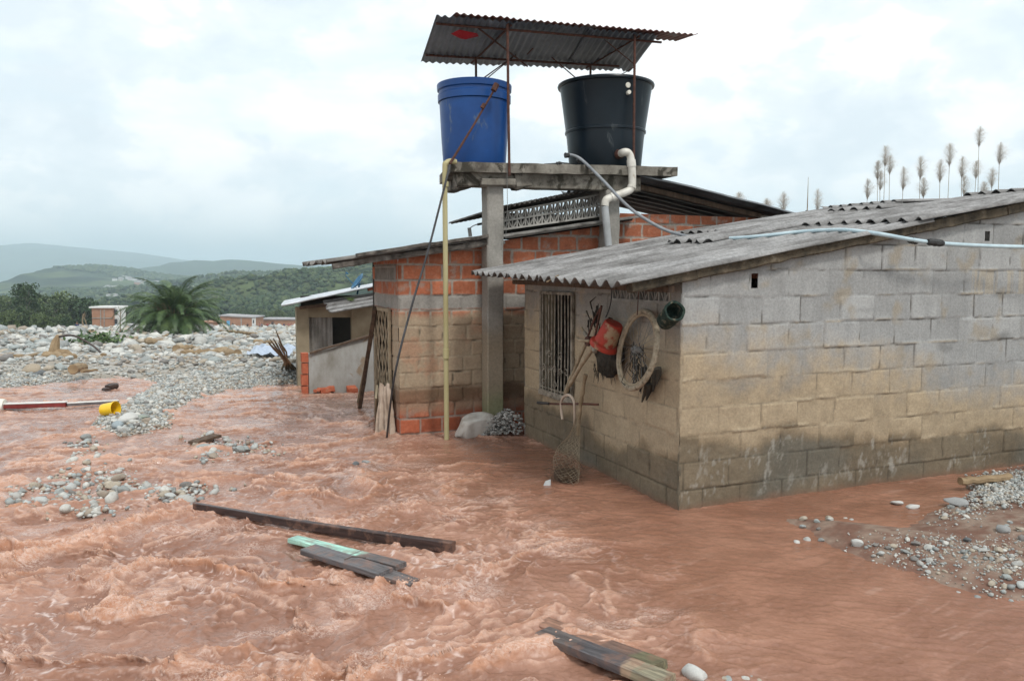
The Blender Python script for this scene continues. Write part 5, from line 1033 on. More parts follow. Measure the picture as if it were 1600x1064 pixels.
mb = MB(); fk = [(879, 655), (877, 640), (877, 628), (881, 620), (887, 617), (893, 620), (897, 628), (898, 642), (898, 664)]; mb.tube(spline([PSn(a, b_, S_ - .01) for a, b_ in fk], 4), .0125, 9); mb.build('fork', M['cloth'], BF, smooth=True)
t_ = MB(); t_.tube(spline([PSn(840, 629, S_ - .08), PSn(866, 631, S_ - .03), PSn(885, 631, S_), PSn(910, 631, S_), PSn(935, 632, S_ + .05)], 4), .0095, 8); hb = t_.build('handlebar', M['rust'], BF, smooth=True)
t_ = MB(); t_.tube([PSn(840, 629, S_ - .08), PSn(858, 630.5, S_ - .05)], .0135, 8); t_.build('grip', M['tape'], hb, smooth=True)
for i in range(7):   # black strips caught at the top
    pass
mb = MB()
for i in range(16):
    p_ = PSn(928 + random.gauss(0, 5), 505 + random.gauss(0, 9), S_ + .02); mb.tube([p_, p_ + Vector((random.gauss(0, .01), random.gauss(0, .02), .06)), p_ + Vector((random.gauss(.01, .02), random.gauss(0, .03), random.uniform(-.12, .14)))], [.006, .008, .002], 5)
single(mb, 'black_strips', M['black_cloth'], 'black plastic strips caught at the top of the bicycle frame', 'debris', PSn(930, 505, S_))
# net bundle hanging to the water
NB = thing('fishing_net', 'muddy net bundle hanging from the bicycle frame into the water', 'net', PSn(886, 742, -.22)); mb = MB(); mb.tube(spline([PSn(915, 585, -.17), PSn(909, 620, -.17), PSn(905, 650, -.18), PSn(903, 680, -.19)], 6), [random.uniform(.014, .022) for _ in range(19)], 8); mb.build('rolled_top', M['stick'], NB, smooth=True)
ctr = [(PSn(903, 655, -.19), .03), (PSn(898, 680, -.22), .07), (PSn(889, 700, -.27), .14), (PSn(885, 718, -.33), .17), (PSn(885, 735, -.38), .165), (PSn(888, 750, -.40), .13)]
mb = MB(); nn_ = 13; P2 = spline([c[0] for c in ctr], 5); R2 = np.interp(np.linspace(0, 5, len(P2)), range(6), [c[1] for c in ctr]); rows = []
for i, (c, r) in enumerate(zip(P2, R2)):
    rows.append([c + UV3 * (math.cos(2 * math.pi * j / nn_ + .14 * i) * r * .55) + WV3 * (math.sin(2 * math.pi * j / nn_ + .14 * i) * r) + ZV * random.gauss(0, .003) for j in range(nn_)])
for j in range(nn_): mb.tube([rw[j] for rw in rows], .0014, 3, False); mb.tube([rows[i][(j - 2 * i // 2) % nn_] for i in range(len(rows))], .0014, 3, False)
mb.build('mesh', M['mud'], NB)
V = rock_shape(IV3, 77, .3) * arr(.12, .19, .085) + np.array(PSn(885, 742, -.39)); mesh_np('debris_in_net', V, IF3, mat_basic('net_debris', [(.3, (.03, .018, .012)), (.6, (.08, .05, .03)), (.75, (.2, .14, .09))], 30, .95, 7, 1, .02, 60), NB)
mb = MB(); base_ = PSn(885, 740, -.39)
for i in range(420):
    d_ = Vector((random.gauss(0, 1), random.gauss(0, 1), random.gauss(.2, .7))).normalized(); q = base_ + d_ * random.uniform(.06, .19); mb.tube([q, q + Vector((random.gauss(0, .03), random.gauss(0, .03), random.gauss(-.01, .03)))], random.uniform(.001, .0025), 3)
tag(mb.build('twigs', M['wood_brown'], NB), kind='stuff')
mb = MB(); mb.tube([PSn(866, 745, -.3), G(826, 766, .0), G(812, 772, -.05)], .006, 5); single(mb, 'stick', M['wood_dark'], 'dark stick poking out of the net into the water', 'stick', G(826, 766))
mb = MB(); c_ = G(852, 758); mb.add([c_ + Vector(v) for v in [(-.03, -.02, -.03), (.04, -.02, -.02), (.05, .03, -.02), (-.02, .03, -.03), (.0, .0, .035), (.045, .02, .045)]], [(0, 1, 4), (1, 5, 4), (1, 2, 5), (2, 3, 4, 5), (3, 0, 4), (0, 3, 2, 1)]); single(mb, 'plastic_scrap', M['pvc_grey'], 'pale bluish plastic scrap beside the net at the waterline', 'scrap', c_)
mb = MB(); mb.tube([PSn(873, 430, -.5), PSn(854, 441, -.58)], .006, 5); single(mb, 'stick', M['stick'], 'pale stick lying on the edge of the corrugated eave', 'stick', PSn(860, 438, -.55))

# ------------------------------------------------------------ boards and debris in the water

M['board_own'] = mat_own('painted_wet_wood', .5, 25, .4, .5, .004, .5)
def plank_mat(p_, q_, nm):
    m, nt, b = mat_new(nm); a = N(nt, 'ShaderNodeAttribute', attribute_name='own'); t = N(nt, 'ShaderNodeTexCoord'); m1 = N(nt, 'ShaderNodeMapping'); m1.inputs['Rotation'].default_value = (0, 0, -math.atan2(q_.y - p_.y, q_.x - p_.x))
    m2 = N(nt, 'ShaderNodeMapping'); m2.inputs['Scale'].default_value = (4, 70, 70); Lk(nt, t.outputs['Object'], m1.inputs[0]); Lk(nt, m1.outputs[0], m2.inputs[0]); n = N(nt, 'ShaderNodeTexNoise'); n.inputs['Scale'].default_value = 1; n.inputs['Detail'].default_value = 6; n.inputs['Distortion'].default_value = .6; Lk(nt, m2.outputs[0], n.inputs['Vector'])
    c = mix(nt, 1.0, a.outputs['Color'], ramp(nt, n.outputs[0], [(.3, (.45, .45, .45)), (.55, (1, 1, 1)), (.75, (1.5, 1.45, 1.4))]), 'MULTIPLY'); mud = ramp(nt, noise(nt, 9, 6, .7), [(.52, (0, 0, 0)), (.64, (1, 1, 1))]); c = mix(nt, wm(nt, mud, .55), c, (.24, .13, .09))
    Lk(nt, c, b.inputs['Base Color']); b.inputs['Roughness'].default_value = .4; bump(nt, b, n.outputs[0], .7, .004); return m
def zoned(a, b_, stops, seed):     # own colours along a board, with ragged borders
    a_, d_ = np.array(a), np.array(b_) - np.array(a); L2 = d_ @ d_
    def f(co):
        t = (co - a_) @ d_ / L2 + .03 * perlin(co[:, 0] * 25, co[:, 1] * 25 + co[:, 2] * 30, seed); c = np.broadcast_to(np.array(stops[0][1], float), co.shape).copy()
        for (q, k) in stops[1:]: c[t > q] = k
        return c
    return f
def wbeam(name, a, b_, w_, h_, base, label, cat, za, zb, n=60, jit=.0008, sag=0, taper=1):
    p_, q_ = G(*a), G(*b_); p_.z = za; q_.z = zb; mb = MB(); mb.beam(p_, q_, w_, h_, n=n, jit=jit, sag=sag, taper=taper)
    return tag(mb.build(name, plank_mat(p_, q_, 'wet_plank_wood'), smooth=True, loc=p_.lerp(q_, .5), colf=lambda co: np.broadcast_to(np.array(base, float), co.shape)), label, cat)
wbeam('long_beam', (709, 864), (304, 799), .05, .075, (.045, .028, .026), 'long dark wet beam lying aslant in the foreground water', 'beam', .035, .045, sag=.012, taper=.6)
wbeam('board', (482, 872), (603, 911), .12, .035, (.12, .115, .12), 'grey wet board lying just nearer than the mint green one in the foreground', 'board', .055, .055)
wbeam('board', (585, 903), (648, 918), .10, .03, (.13, .12, .12), 'short ragged board end just right of the grey board', 'board', .045, .02)
a, b_ = G(458, 842, .015), G(627, 884, .06); mb = MB(); mb.beam(a, b_, .085, .03, n=60, jit=.0004)
tag(mb.build('painted_board', plank_mat(a, b_, 'wet_plank_wood'), smooth=True, loc=a.lerp(b_, .5), colf=zoned(a, b_, [(0, (.36, .62, .52)), (.60, (.10, .095, .095)), (.62, (.36, .62, .52)), (.68, (.12, .11, .11))], 5)), 'board half painted mint green lying beside the grey board in the foreground', 'board')
mb = MB(); mb.tube([G(538, 874, .09), G(550, 869, .10), G(572, 871, .09)], .005, 5); single(mb, 'stick', M['wood_dark'], 'short dark twig lying across the mint green board', 'stick', G(550, 874))
a, b_ = G(848, 990, .03), G(1045, 1066, .07); mb = MB(); mb.beam(a, b_, .10, .045, n=60, jit=.0005)
tag(mb.build('sunken_plank', plank_mat(a, b_, 'wet_plank_wood'), smooth=True, loc=a.lerp(b_, .5), colf=zoned(a, b_, [(0, (.12, .105, .10)), (.3, (.085, .08, .085)), (.70, (.36, .27, .19)), (.78, (.27, .245, .17))], 6)), 'thick plank with a pale end rising from the water at the bottom edge', 'plank')
a, b_ = G(830, 968, -.02), G(1030, 1043, .06); mb = MB(); mb.beam(a, b_, .11, .04, n=80, jit=.0005)
tag(mb.build('sunken_plank', plank_mat(a, b_, 'wet_plank_wood'), smooth=True, loc=a.lerp(b_, .5), colf=zoned(a, b_, [(0, (.30, .17, .12)), (.62, (.17, .115, .095)), (.84, (.16, .15, .09))], 7)), 'second plank behind the pale ended one, mostly under the water', 'plank')
RB = thing('floating_beam', 'red and white painted beam floating at the left', 'beam', Gs(100, 632)); a, b_, c_ = Gs(-60, 637, .03), Gs(104, 632, .05), Gs(185, 628, .04)
mb = MB(); mb.beam(a, b_, .07, .055, n=8, jit=.003); mb.build('red_section', M['red_beam'], RB); mb = MB(); mb.beam(a + ZV * .034, b_ + ZV * .034, .075, .012, n=8, jit=.002); mb.build('white_top', M['flat_white'], RB); mb = MB(); mb.beam(b_, c_, .06, .035, n=6, jit=.002); mb.build('grey_section', M['wood_grey'], RB); mb = MB(); mb.beam(b_ + ZV * .02, c_ + ZV * .022, .062, .010, n=6, jit=.002); mb.build('pale_edge', M['flat_white'], RB)
c_ = Gs(-4, 633, .06); mb = MB(); mb.lathe(c_ - Vector((.18, 0, 0)), (1, .15, -.05), [(0, 0), (.06, .0), (.085, .02), (.09, .12), (.09, .22), (.08, .25), (0, .25)], 28, wob=.05); single(mb, 'white_container', M['white_plastic'], 'white plastic container floating at the left edge', 'container', c_, True)
c_ = Gs(163, 640, .10); ax = Vector((1, -.22, .12)).normalized(); YB = thing('yellow_bucket', 'bright yellow plastic bucket lying on its side on the gravel tip', 'bucket', c_)
mb = MB(); mb.lathe(c_ - ax * .02, ax, [(0, 0), (.068, 0), (.070, .01), (.084, .16), (.090, .165), (.091, .18), (.086, .182), (.082, .17), (.066, .02), (0, .02)], 40); mb.build('body', M['yellow'], YB, smooth=True)
for (x_, y_, r_) in [(590, 0, 0)]: pass
chunk('dark_lump', None, M['wood_dark'], 'black lump of debris in the upper left channel', 'debris', tuple(Gs(177, 604, .05)), (.14, .10, .10), 74); chunk('dark_lump', None, M['wood_dark'], 'smaller dark lump beside the black one in the upper left channel', 'debris', tuple(Gs(166, 608, .03)), (.10, .08, .06), 75)
for (x_, y_, r_, lab) in [(52, 592, .25, 'big tan rock on the left bank edge'), (63, 594, .13, 'dark rock beside the big tan one on the left bank edge'), (12, 614, .06, 'dark stone in the channel near the left edge'), (183, 672, .10, 'grey blue slab stone at the tip of the gravel tongue'), (200, 668, .11, 'pale slanted stone beside the blue grey one at the tongue tip'), (222, 664, .08, 'greenish flat stone on the tongue right of the pale one'), (555, 725, .05, 'dark stone alone in the water before the brick house'), (573, 722, .045, 'small grey stone right of the dark one before the brick house')]:
    p = Gs(x_, y_); stone(p.x, p.y, r_, lab, None, .2, z=max(gh(p.x, p.y), float(zp(p.y)) - .02), flat=.8)
mb = MB(); a, b_ = Gs(300, 692, .03), Gs(340, 680, .05); mb.beam(a, b_, .12, .03, n=6, jit=.005); single(mb, 'board', M['wood_brown'], 'short broken board on the small stone shoal in mid water', 'board', a)
mb = MB(); a, b_ = G(1500, 752, .08), G(1577, 745, .09); mb.beam(a, b_, .06, .055, n=10, jit=.006, ch=.015); single(mb, 'log', M['drift'], 'short squared log lying by the foot of the block wall', 'log', a)
mb = MB(); mb.tube([G(1518, 825, .03), G(1560, 824, .04), G(1640, 822, .05)], .008, 5); single(mb, 'stick', M['drift'], 'long thin stick lying across the muddy right bank', 'stick', G(1560, 824))
# driftwood over the boulder plain
def log(px0, py0, px1, py1, r, label, k=1.0, mat='drift', lift=.25):
    r *= .55
    p_, q_ = Gs(px0, py0, lift), Gs(px1, py1, lift); n_ = 9; pts = [p_.lerp(q_, i / n_) + Vector((random.gauss(0, r * .25), random.gauss(0, r * .3), random.gauss(0, r * .2))) for i in range(n_ + 1)]
    mb = MB(); mb.tube(pts, [r * (1.1 - .5 * i / n_) * random.uniform(.85, 1.15) for i in range(n_ + 1)], 9); return single(mb, 'driftwood_log', M[mat], label, 'log', p_, True, None)
log(22, 560, 60, 553, .14, 'rough log at the far left of the boulder plain'); log(72, 556, 118, 560, .2, 'thick root end of a log left of the palm', 1); log(275, 545, 304, 543, .22, 'pale log on the stones right of the palm')
log(285, 553, 345, 550, .2, 'long barkless log across the stones beneath the far brick houses'); log(336, 552, 372, 556, .35, 'cut block of reddish trunk at the end of the long log'); log(195, 531, 262, 525, .22, 'long thin log at the foot of the palm', 1)
log(230, 533, 268, 536, .3, 'short thick log before the palm'); log(400, 534, 432, 536, .2, 'fallen log near the pale tarp'); log(340, 519, 400, 521, .3, 'dark log before the far houses'); log(442, 562, 464, 566, .07, 'short plank sticking from the gravel by the grey house')
log(160, 556, 176, 553, .10, 'small bent branch on the left stones'); log(112, 577, 135, 572, .15, 'flat dark slab of wood on the bank edge'); log(128, 580, 152, 578, .05, 'reddish stick on the bank edge')
log(420, 560, 432, 566, .05, 'small stick in front of the tarp', mat='wood_brown'); log(140, 519, 170, 521, .35, 'heap of pale trunks by the tall brick house'); log(205, 519, 240, 516, .25, 'pale trunk lying left of the palm base')
ST = thing('tree_stump', 'uprooted stump with a pointed root on the stones at the left', 'stump', Gs(92, 560, .1)); mb = MB(); b0 = Gs(64, 560, .15); b1 = Gs(118, 560, .15)
mb.tube([b0, b0.lerp(b1, .4) + ZV * .12, b0.lerp(b1, .75) + ZV * .1, b1], [.04, .15, .14, .05], 10); mb.tube([b0.lerp(b1, .35), b0.lerp(b1, .45) + ZV * .45, b0.lerp(b1, .52) + ZV * .62], [.16, .10, .04], 9); mb.build('trunk', M['drift'], ST, smooth=True)
mb = MB(); s0 = b0.lerp(b1, .55) + ZV * .58; mb.tube(spline([s0, s0 + Vector((.4, 0, .02)), s0 + Vector((.9, 0, -.25)), s0 + Vector((1.2, 0, -.55))], 5), .03, 6); mb.build('root', M['wood_dark'], ST, smooth=True)
# tarp on the stones
tx, ty = np.meshgrid(np.linspace(0, 1, 40), np.linspace(0, 1, 24), indexing='ij'); c00, c10, c11, c01 = [np.array(Gs(*q)) for q in [(385, 556, .25), (452, 560, .3), (462, 545, .45), (405, 543, .4)]]
P = ((c00 * (1 - tx[..., None]) + c10 * tx[..., None]) * (1 - ty[..., None]) + (c01 * (1 - tx[..., None]) + c11 * tx[..., None]) * ty[..., None]); P[..., 2] += .22 * fbm(tx * 3, ty * 3, 4, 90) + .06
tag(mesh_np('tarp', P.reshape(-1, 3), grid_faces(40, 24), M['tarp'], loc=Vector(c00)), 'pale blue tarpaulin draped over the stones near the grey house', 'tarp')
mb = MB(); g0 = Gs(455, 580, .1)
for i in range(7):
    a = Gs(425 + random.uniform(-6, 14), 540 + random.uniform(-25, 0), 1.0); mb.tube(spline([g0 + Vector((random.gauss(0, .1), 0, 0)), g0.lerp(a, .5) + Vector((0, 0, random.uniform(0, .1))), a], 4), [.02] * 4 + [.012] * 4 + [.004], 5)
single(mb, 'dead_branches', M['stick'], 'dead branches leaning up beside the grey house post', 'branches', g0)
# ------------------------------------------------------------ far houses
def gpt(px, Y): return Vector(((px - 800) / FPX * Y * 1.0, Y, gh((px - 800) / FPX * Y, Y)))
def blockhouse(name, label, px0, px1, ytop, Y, dep, wallm, roofm, slope=0, yb=None):
    a = PY(px0, ytop, Y); b_ = PY(px1, ytop, Y); zb_ = gpt((px0 + px1) / 2, Y).z - .6; t = thing(name, label, 'house', Vector(((a.x + b_.x) / 2, Y, zb_)))
    mb = MB(); mb.hexa([Vector((a.x, Y, zb_)), Vector((b_.x, Y, zb_)), Vector((b_.x, Y + dep, zb_)), Vector((a.x, Y + dep, zb_)), Vector((a.x, Y, a.z)), Vector((b_.x, Y, a.z - slope)), Vector((b_.x, Y + dep, a.z - slope)), Vector((a.x, Y + dep, a.z))]); mb.build('wall', wallm, t)
    mb = MB(); e = .35; mb.hexa([Vector((a.x - e, Y - e, a.z + .02)), Vector((b_.x + e, Y - e, a.z - slope + .02)), Vector((b_.x + e, Y + dep + e, a.z - slope + .02)), Vector((a.x - e, Y + dep + e, a.z + .02)), Vector((a.x - e, Y - e, a.z + .30)), Vector((b_.x + e, Y - e, a.z - slope + .30)), Vector((b_.x + e, Y + dep + e, a.z - slope + .30)), Vector((a.x - e, Y + dep + e, a.z + .3))]); mb.build('roof', roofm, t)
    return t, a, b_, zb_
M['win_dark'] = mat_basic('far_window', [(.3, (.03, .035, .04)), (.7, (.06, .065, .07))], 2, .3)
M['blue_paint'] = mat_basic('blue_paint', [(.3, (.10, .30, .50)), (.7, (.16, .40, .60))], 2, .6)
def panel(name, t, px0, px1, y0, y1, Y, mat, th=.12): mb = MB(); a, b_, c_, d_ = PY(px0, y1, Y), PY(px1, y1, Y), PY(px1, y0, Y), PY(px0, y0, Y); k = Vector((0, th, 0)); mb.hexa([a, b_, b_ + k, a + k, d_, c_, c_ + k, d_ + k]); return mb.build(name, mat, t)
Yh = 150; t, a, b_, z_ = blockhouse('brick_house', 'tall narrow brick house standing alone left of the palm', 143, 176, 481.5, Yh, 5, M['ochre_wall'], M['flat_white'])
for x_ in (157, 162.5): panel('pilaster', t, x_ - .5, x_ + .5, 484, 516, Yh - .1, M['concrete'], .09)
panel('cross_beam', t, 143.3, 175.7, 496.5, 497.5, Yh - .13, M['concrete'], .09)
TB2 = panel('stair_bay', t, 177.5, 183.5, 481, 516, Yh + .6, M['flat_white'], 3.2)
for (u0, u1) in ((484, 492), (498.5, 506)): panel('opening', t, 178.2, 183.2, u0, u1, Yh + .5, M['win_dark'], .09)
panel('blue_band', t, 177.5, 183.6, 507.5, 514, Yh + .45, M['blue_paint'], .10)
Yh = 215; t, a, b_, z_ = blockhouse('brick_house', 'long far brick house with a blue door and pale roof, right of the palm', 344, 397, 494, Yh, 8, M['ochre_wall'], M['blue_paint'] if False else M['farroof'], .5)
panel('door', t, 354, 359, 501, 511, Yh - .1, M['blue_paint']); panel('pilaster', t, 376, 377.5, 497, 514, Yh - .1, M['concrete'], .09); panel('side_bay', t, 393.5, 399.5, 497, 512, Yh - .12, M['flat_white'], .1); panel('opening', t, 395, 397, 500, 505, Yh - .2, M['win_dark'], .06)
t, a, b_, z_ = blockhouse('brick_house', 'low far brick house with white roof line beyond the people', 408, 462, 499.5, 225, 8, M['ochre_wall'], M['farroof'], .1); panel('opening', t, 424, 428, 503, 511, 224.8, M['win_dark'], .1)
t, a, b_, z_ = blockhouse('ruined_house', 'roofless far wall between the palm and the long brick house', 318, 345, 503.5, 235, 5, M['ochre_wall'], M['ochre_wall'], .3)
t, a, b_, z_ = blockhouse('shed', 'small far white shed left of the palm', 104, 116, 511, 150, 4, M['flat_white'], M['farroof'], .1)
t, a, b_, z_ = blockhouse('shed', 'small pale shed behind the palm trunk', 184, 200, 509, 170, 4, M['flat_white'], M['farroof'], .1)
# ------------------------------------------------------------ people
def skinned(name, chain, mat, parent, loc):
    me = bpy.data.meshes.new(name); V = [c[0] for c in chain]; E = [(c[2], i) for i, c in enumerate(chain) if c[2] is not None]; me.from_pydata(V, E, [])
    o = bpy.data.objects.new(name, me); col.objects.link(o); me.materials.append(mat); o.parent = parent
    m_ = o.modifiers.new('skin', 'SKIN'); m_.use_smooth_shade = True
    for i, c in enumerate(chain): me.skin_vertices[0].data[i].radius = (c[1], c[1]); me.skin_vertices[0].data[i].use_root = (i == 0)
    s = o.modifiers.new('sub', 'SUBSURF'); s.levels = s.render_levels = 1; return o
skin = mat_basic('skin', [(.3, (.16, .08, .05)), (.7, (.22, .12, .08))], 3, .6)
def person(px, Y, shirt, trou, label, face=0, step=.12, py=None):
    g = gpt(px, Y) if py is None else PY(px, py, Y); t = thing('person', label, 'person', g); t.rotation_euler = (0, 0, face); k = .96
    legs = [((0, 0, .95), .13, None), ((0, 0, 1.2), .13, 0), ((0, 0, 1.42), .15, 1), ((0, 0, 1.53), .06, 2), ((0, .01, 1.60), .085, 3), ((0, .02, 1.70), .10, 4), ((0, .01, 1.78), .06, 5),
            ((.10, 0, .88), .09, 0), ((.12, step, .48), .065, 7), ((.12, step * .8, .08), .04, 8), ((.12, step + .12, .04), .04, 9), ((-.10, 0, .88), .09, 0), ((-.12, -step * .3, .48), .065, 11), ((-.12, -step, .08), .04, 12), ((-.12, -step + .12, .04), .04, 13),
            ((.19, 0, 1.41), .06, 2), ((.24, -.02, 1.15), .042, 15), ((.24, .08, .92), .032, 16), ((.24, .12, .84), .035, 17), ((-.19, 0, 1.41), .06, 2), ((-.24, .02, 1.15), .042, 19), ((-.24, .10, .93), .032, 20), ((-.24, .14, .85), .035, 21)]
    skinned('body', [(tuple(c * k for c in v), r, p_) for v, r, p_ in legs], skin, t, g)
    sh_ = [((0, 0, .93), .155, None), ((0, 0, 1.2), .15, 0), ((0, 0, 1.41), .165, 1), ((.19, 0, 1.41), .075, 2), ((.235, -.01, 1.2), .06, 3), ((-.19, 0, 1.41), .075, 2), ((-.235, .01, 1.2), .06, 5)]
    skinned('shirt', [(tuple(c * k for c in v), r, p_) for v, r, p_ in sh_], shirt, t, g)
    tr_ = [((0, 0, .96), .145, None), ((.10, 0, .86), .105, 0), ((.12, step, .48), .08, 1), ((.12, step * .8, .12), .06, 2), ((-.10, 0, .86), .105, 0), ((-.12, -step * .3, .48), .08, 4), ((-.12, -step, .12), .06, 5)]
    skinned('trousers', [(tuple(c * k for c in v), r, p_) for v, r, p_ in tr_], trou, t, g)
def pm(n, c): return mat_basic('cloth_' + n, [(.3, tuple(x * .8 for x in c)), (.7, c)], 3, .9)
navy, black, pink, white, red, grey = pm('navy', (.02, .035, .12)), pm('black', (.02, .02, .025)), pm('pink', (.5, .16, .16)), pm('white', (.6, .6, .6)), pm('red', (.4, .05, .05)), pm('grey', (.2, .2, .22))
for (px, Y, s_, tr, lab, py) in [(121, 110, navy, navy, 'person in dark blue standing by the trees at left', 522), (354, 170, white, black, 'person in a white shirt near the blue door', 516.5), (364, 175, black, grey, 'person in dark clothes right of the one in white', 515.5), (387, 165, black, black, 'person in black standing before the long far house', 517),
        (406, 180, pink, navy, 'person in pink at the left of the far group', 515.5), (409, 175, grey, black, 'person in grey beside the one in pink', 516), (418, 172, red, black, 'person in a red shirt in the middle of the far group', 516), (422, 172, pink, pink, 'person all in pink in the far group', 516), (427, 170, black, black, 'person in black at the centre of the far group', 516.5),
        (437, 178, red, navy, 'person in red right of the centre of the far group', 516), (444, 176, navy, black, 'person in a blue top in the far group', 516), (451, 180, pink, grey, 'person in a pink top near the grey house roof', 515.5), (456, 175, red, black, 'rightmost person in red beside the grey house', 516)]:
    person(px, Y, s_, tr, lab, random.uniform(0, 6.28), .12, py)
# ------------------------------------------------------------ palm
pb = Gs(274, 526); pb = Vector(((272 - 800) / FPX * 60, 60, 0)); pb.z = gh(pb.x, pb.y) + .1; SC = 60 / FPX
PT = thing('palm_tree', 'big dark green palm with a short stubby trunk standing in the boulder plain', 'palm', pb)
mleaf, nt, b = mat_new('palm_leaf'); Lk(nt, mix(nt, 1.0, ramp(nt, noise(nt, 1.1, 4, .6), [(.3, (.022, .050, .016)), (.5, (.05, .095, .03)), (.7, (.13, .19, .07))]), ramp(nt, N(nt, 'ShaderNodeNewGeometry').outputs['Random Per Island'], [(0, (.7, .7, .7)), (1, (1.3, 1.3, 1.2))]), 'MULTIPLY'), b.inputs['Base Color']); b.inputs['Roughness'].default_value = .5
V = []; F = []
def frond(az, el, Ln, droop):
    d = Vector((math.cos(az), math.sin(az), 0)); sd_ = Vector((-math.sin(az), math.cos(az), 0)); p = pb + ZV * .9 + d * .15; pts = []; e = el
    for i in range(22): pts.append(p.copy()); p = p + (d * math.cos(e) + ZV * math.sin(e)) * (Ln / 21); e -= droop * (.4 + i / 14) / 21
    for i in range(3, 22):
        for q in range(3):
            t = (i + q / 3) / 22; k = min(21, i + 1); p0_ = pts[i].lerp(pts[k], q / 3) if k > i else pts[i]; tg = (pts[k] - pts[i - 1]).normalized(); up_ = tg.cross(sd_).normalized(); up_ = up_ if up_.z > 0 else -up_
            ll = (.28 + .75 * math.sin(min(1, t * 1.15) * math.pi) ** .7) * .72
            for sg in (-1, 1):
                dd = (sd_ * sg * .8 + tg * .55 + up_ * random.uniform(-.06, .12)).normalized(); m1 = p0_ + dd * ll * .5; m2 = p0_ + dd * ll * .95 - ZV * ll * random.uniform(.22, .5); wv_ = tg * .022
                b0_ = len(V); V.extend([p0_ - wv_, p0_ + wv_, m1 + wv_, m1 - wv_, m2]); F.extend([(b0_, b0_ + 1, b0_ + 2, b0_ + 3), (b0_ + 3, b0_ + 2, b0_ + 4)])
    return pts
rach = []
for i in range(84): t = i / 84; rach.append(frond(i * 2.39996 + random.uniform(-.15, .15), R(80 - 88 * t ** .85) + random.uniform(-.08, .08), random.uniform(3.6, 4.9) * (1 if t < .8 else .8), random.uniform(1.0, 1.9)))
mb = MB(); mb.add(V, F); mb.build('fronds', mleaf, PT); mb = MB()
for r_ in rach: mb.tube(r_[::3], [.05 - .006 * i for i in range(len(r_[::3]))], 5)
mb.build('leaf_stalks', M['leafg'], PT, smooth=True); mb = MB(); mb.lathe(pb - ZV * .3, ZV, [(.55, 0), (.5, .5), (.42, 1.0), (.3, 1.5), (0, 1.6)], 20, wob=.08)
mb.build('trunk', M['wood_brown'], PT, smooth=True); mb = MB()
for i in range(70):
    a = random.uniform(0, 6.28); r_ = random.uniform(.2, .5); h_ = random.uniform(.8, 2.1); d = Vector((math.cos(a), math.sin(a), 0)); mb.tube([pb + d * r_ * .8 + ZV * random.uniform(-.1, .5), pb + d * (r_ + .25 * h_) + ZV * (.2 + .5 * h_), pb + d * (r_ + .65 * h_) + ZV * (.1 + h_)], [.07, .045, .02], 5)
mb.build('dead_stalks', mat_basic('dead_stalks', [(.3, (.12, .085, .05)), (.7, (.28, .21, .13))], 5, .95), PT, smooth=True)
# ------------------------------------------------------------ trees of the left wood
leafm, nt, b = mat_new('tree_leaves'); oi = N(nt, 'ShaderNodeObjectInfo').outputs['Random']
c = mix(nt, oi, (.030, .062, .022), (.085, .12, .038)); c = mix(nt, 1.0, c, ramp(nt, N(nt, 'ShaderNodeNewGeometry').outputs['Random Per Island'], [(0, (.55, .6, .55)), (1, (1.45, 1.4, 1.25))]), 'MULTIPLY'); Lk(nt, c, b.inputs['Base Color']); b.inputs['Roughness'].default_value = .6
barkm = mat_basic('bark', [(.3, (.13, .115, .09)), (.7, (.27, .25, .21))], 3, .95)
def tree_proto(hgt, cw, tall, seed):
    r_ = random.Random(seed); t = thing('tree', None, None, (0, 0, 0)); mb = MB(); hb = hgt * (.55 if tall else .25); mb.tube([(0, 0, -1), (.1, 0, hb * .5), (0, .1, hb), (.1, 0, hgt * .9)], [.028 * hgt, .02 * hgt, .016 * hgt, .004 * hgt], 7); clumps = []
    for i in range(9):
        a = i * 2.4 + r_.random(); z0_ = hb + (hgt - hb) * r_.uniform(0, .6); e = Vector((math.cos(a) * cw * r_.uniform(.35, .8), math.sin(a) * cw * r_.uniform(.35, .8), z0_ + hgt * r_.uniform(.05, .2))); mb.tube([(0, 0, z0_ - .3), Vector((0, 0, z0_)).lerp(e, .5) + ZV * .3, e], [.011 * hgt, .008 * hgt, .003 * hgt], 5); clumps.append(e)
    for i in range(26):
        a, q = r_.uniform(0, 6.28), r_.random() ** .5; z = r_.random(); k = math.sin((.12 + .85 * z) * math.pi) ** .6; clumps.append(Vector((math.cos(a) * q * cw * k, math.sin(a) * q * cw * k, hb * .75 + (hgt - hb * .75) * z)))
    mb.build('trunk', barkm, t, smooth=True); Vt = []; Ft = []; R_ = np.random.default_rng(seed)
    for c in clumps:
        s_ = cw * r_.uniform(.22, .40); n_ = 62; d = R_.normal(size=(n_, 3)); d /= np.linalg.norm(d, axis=1)[:, None]; P_ = np.array(c) + d * s_ * R_.uniform(.55, 1.05, (n_, 1)) * arr(1, 1, .7)
        for p in P_:
            x = R_.normal(size=3); x /= np.linalg.norm(x); y = np.cross(x, R_.normal(size=3)); y /= np.linalg.norm(y); w_ = cw * .055 * R_.uniform(.7, 1.5); b0_ = len(Vt); Vt += [tuple(p - x * w_ - y * w_ * .6), tuple(p + x * w_ - y * w_ * .6), tuple(p + x * w_ * .8 + y * w_ * .6), tuple(p - x * w_ + y * w_ * .6)]; Ft.append((b0_, b0_ + 1, b0_ + 2, b0_ + 3))
    mb = MB(); mb.add(Vt, Ft); mb.build('crown', leafm, t); return t
protos = [tree_proto(9, 4.2, False, 1), tree_proto(11, 3.4, True, 2), tree_proto(7, 4.6, False, 3), tree_proto(10, 5.0, False, 4), tree_proto(6, 3.2, False, 5)]; used = set()
